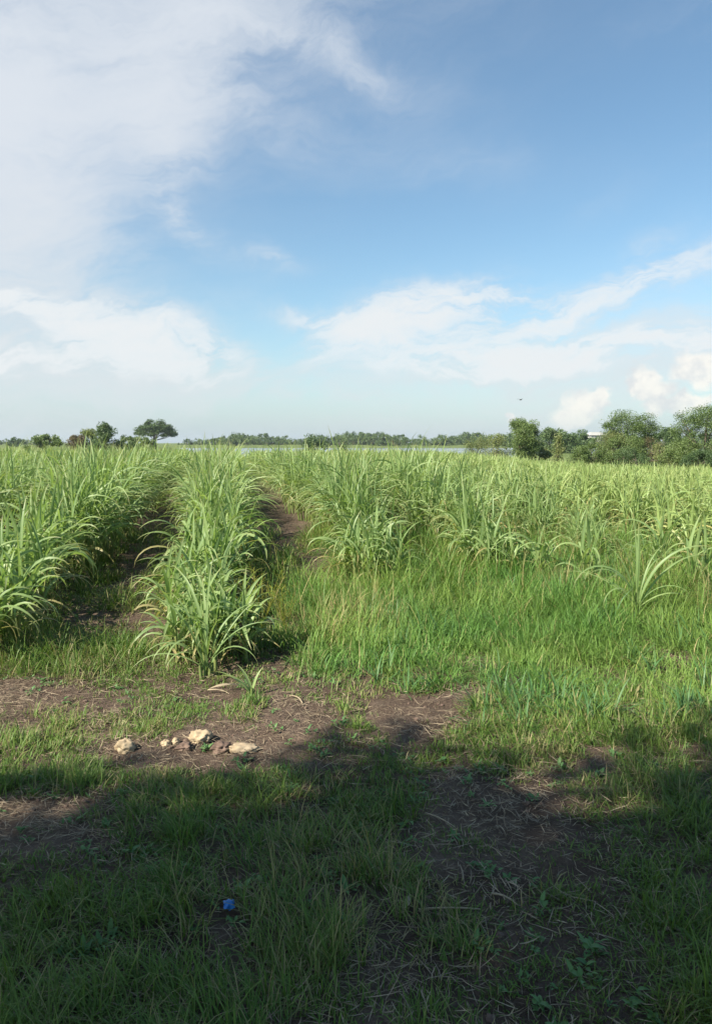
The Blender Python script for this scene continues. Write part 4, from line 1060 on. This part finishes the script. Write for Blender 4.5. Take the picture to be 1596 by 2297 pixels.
# ------------------------------------------------------------------ the roadside trees behind the photographer, whose shade lies on the foreground
EDGE = [(-700, 1880), (-300, 1790), (0, 1752), (200, 1722), (330, 1705), (450, 1735), (600, 1735), (690, 1690), (780, 1648), (900, 1645), (1000, 1648), (1100, 1688), (1200, 1722), (1300, 1712), (1380, 1690), (1450, 1665),
        (1596, 1640), (1900, 1610), (2400, 1590)]
def shade_trees():
    E = [ground(*e) for e in EDGE]
    ex = np.array([e.x for e in E]); ey = np.array([e.y for e in E])
    o = np.argsort(ex); ex, ey = ex[o], ey[o]
    g = np.random.default_rng(404)
    n = 98000
    x = g.uniform(-5.5, 6.5, n); lim = np.interp(x, ex, ey)
    y = g.uniform(-3.5, 5.2, n)
    depth = lim - y + 0.26 + 0.55 * (fbm(x * 4.0, y * 4.0, 3, 8) - 0.5)
    k = (depth > 0) & (g.uniform(0, 1, n) < np.clip(0.03 + depth * 0.5 + 0.25 * sstep(0.5, 1.1, depth), 0, 1) * np.clip(0.2 + 1.1 * fbm(x * 1.8, y * 1.8, 3, 9) + 0.25 * depth, 0, 1))
    x, y, depth = x[k], y[k], depth[k]
    dome = 1.9 * sstep(0.0, 2.2, depth)
    h = 6.6 + 0.8 * np.sin(x * 0.9) + dome * g.uniform(-0.35, 1.0, len(x)) + g.normal(0, 0.15, len(x))
    sh = h / math.tan(SUN_EL)
    P = np.column_stack([x + SUN_DIR.x * sh, y + SUN_DIR.y * sh, h])
    bases = [(-9.6, -6.2), (-6.2, -7.0), (-2.9, -6.4)]
    which = np.argmin(np.stack([(P[:, 0] - b[0]) ** 2 + 0.6 * (P[:, 1] - b[1]) ** 2 for b in bases]), axis=0)
    words = ['leftmost', 'middle', 'rightmost']
    for i, b in enumerate(bases):
        Q = P[which == i]
        root = link('roadside_tree', None, loc=(b[0], b[1], 0), label='%s roadside tree outside the frame, its shade on the foreground' % words[i], cat='tree', group='roadside trees behind the viewer')
        A = Acc(); A.add(*leafquads(Q - np.array([b[0], b[1], 0]), 0.17, g, 0.6))
        link('crown', A.mesh('crown', M['tree_dark']), root)
        T = Acc(); p = np.array([[0, 0, -0.2], [0.05, 0.05, 2.6], [0.1, 0.15, 5.2]]); T.add(*tube(p, [0.2, 0.16, 0.13], 9))
        for j in g.choice(len(Q), 16, replace=False):
            e = Q[j] - np.array([b[0], b[1], 0]); T.add(*tube(np.array([p[2], (p[2] + e) / 2 + [0, 0, 0.25], e]), [0.08, 0.05, 0.015], 5))
        link('trunk', T.mesh('trunk', M['bark']), root)
shade_trees()

# ------------------------------------------------------------------ the air
def haze():
    m, N, out = new_mat('haze')
    pv = N.new('ShaderNodeVolumePrincipled'); pv.inputs['Color'].default_value = (0.80, 0.88, 0.95, 1)
    pv.inputs['Density'].default_value = 0.00016; pv.inputs['Anisotropy'].default_value = 0.2
    N.l.new(pv.outputs[0], out.inputs['Volume'])
    x0, x1, y0, y1, z0, z1 = -2900, 2900, -500, 3200, -4.5, 20
    V = [[x, y, z] for z in (z0, z1) for y in (y0, y1) for x in (x0, x1)]
    F = [[0, 2, 3, 1], [4, 5, 7, 6], [0, 1, 5, 4], [2, 6, 7, 3], [0, 4, 6, 2], [1, 3, 7, 5]]
    link('haze', mk_mesh('haze', V, F, m, smooth=False), kind='stuff')
HAZE = True
if HAZE: haze()
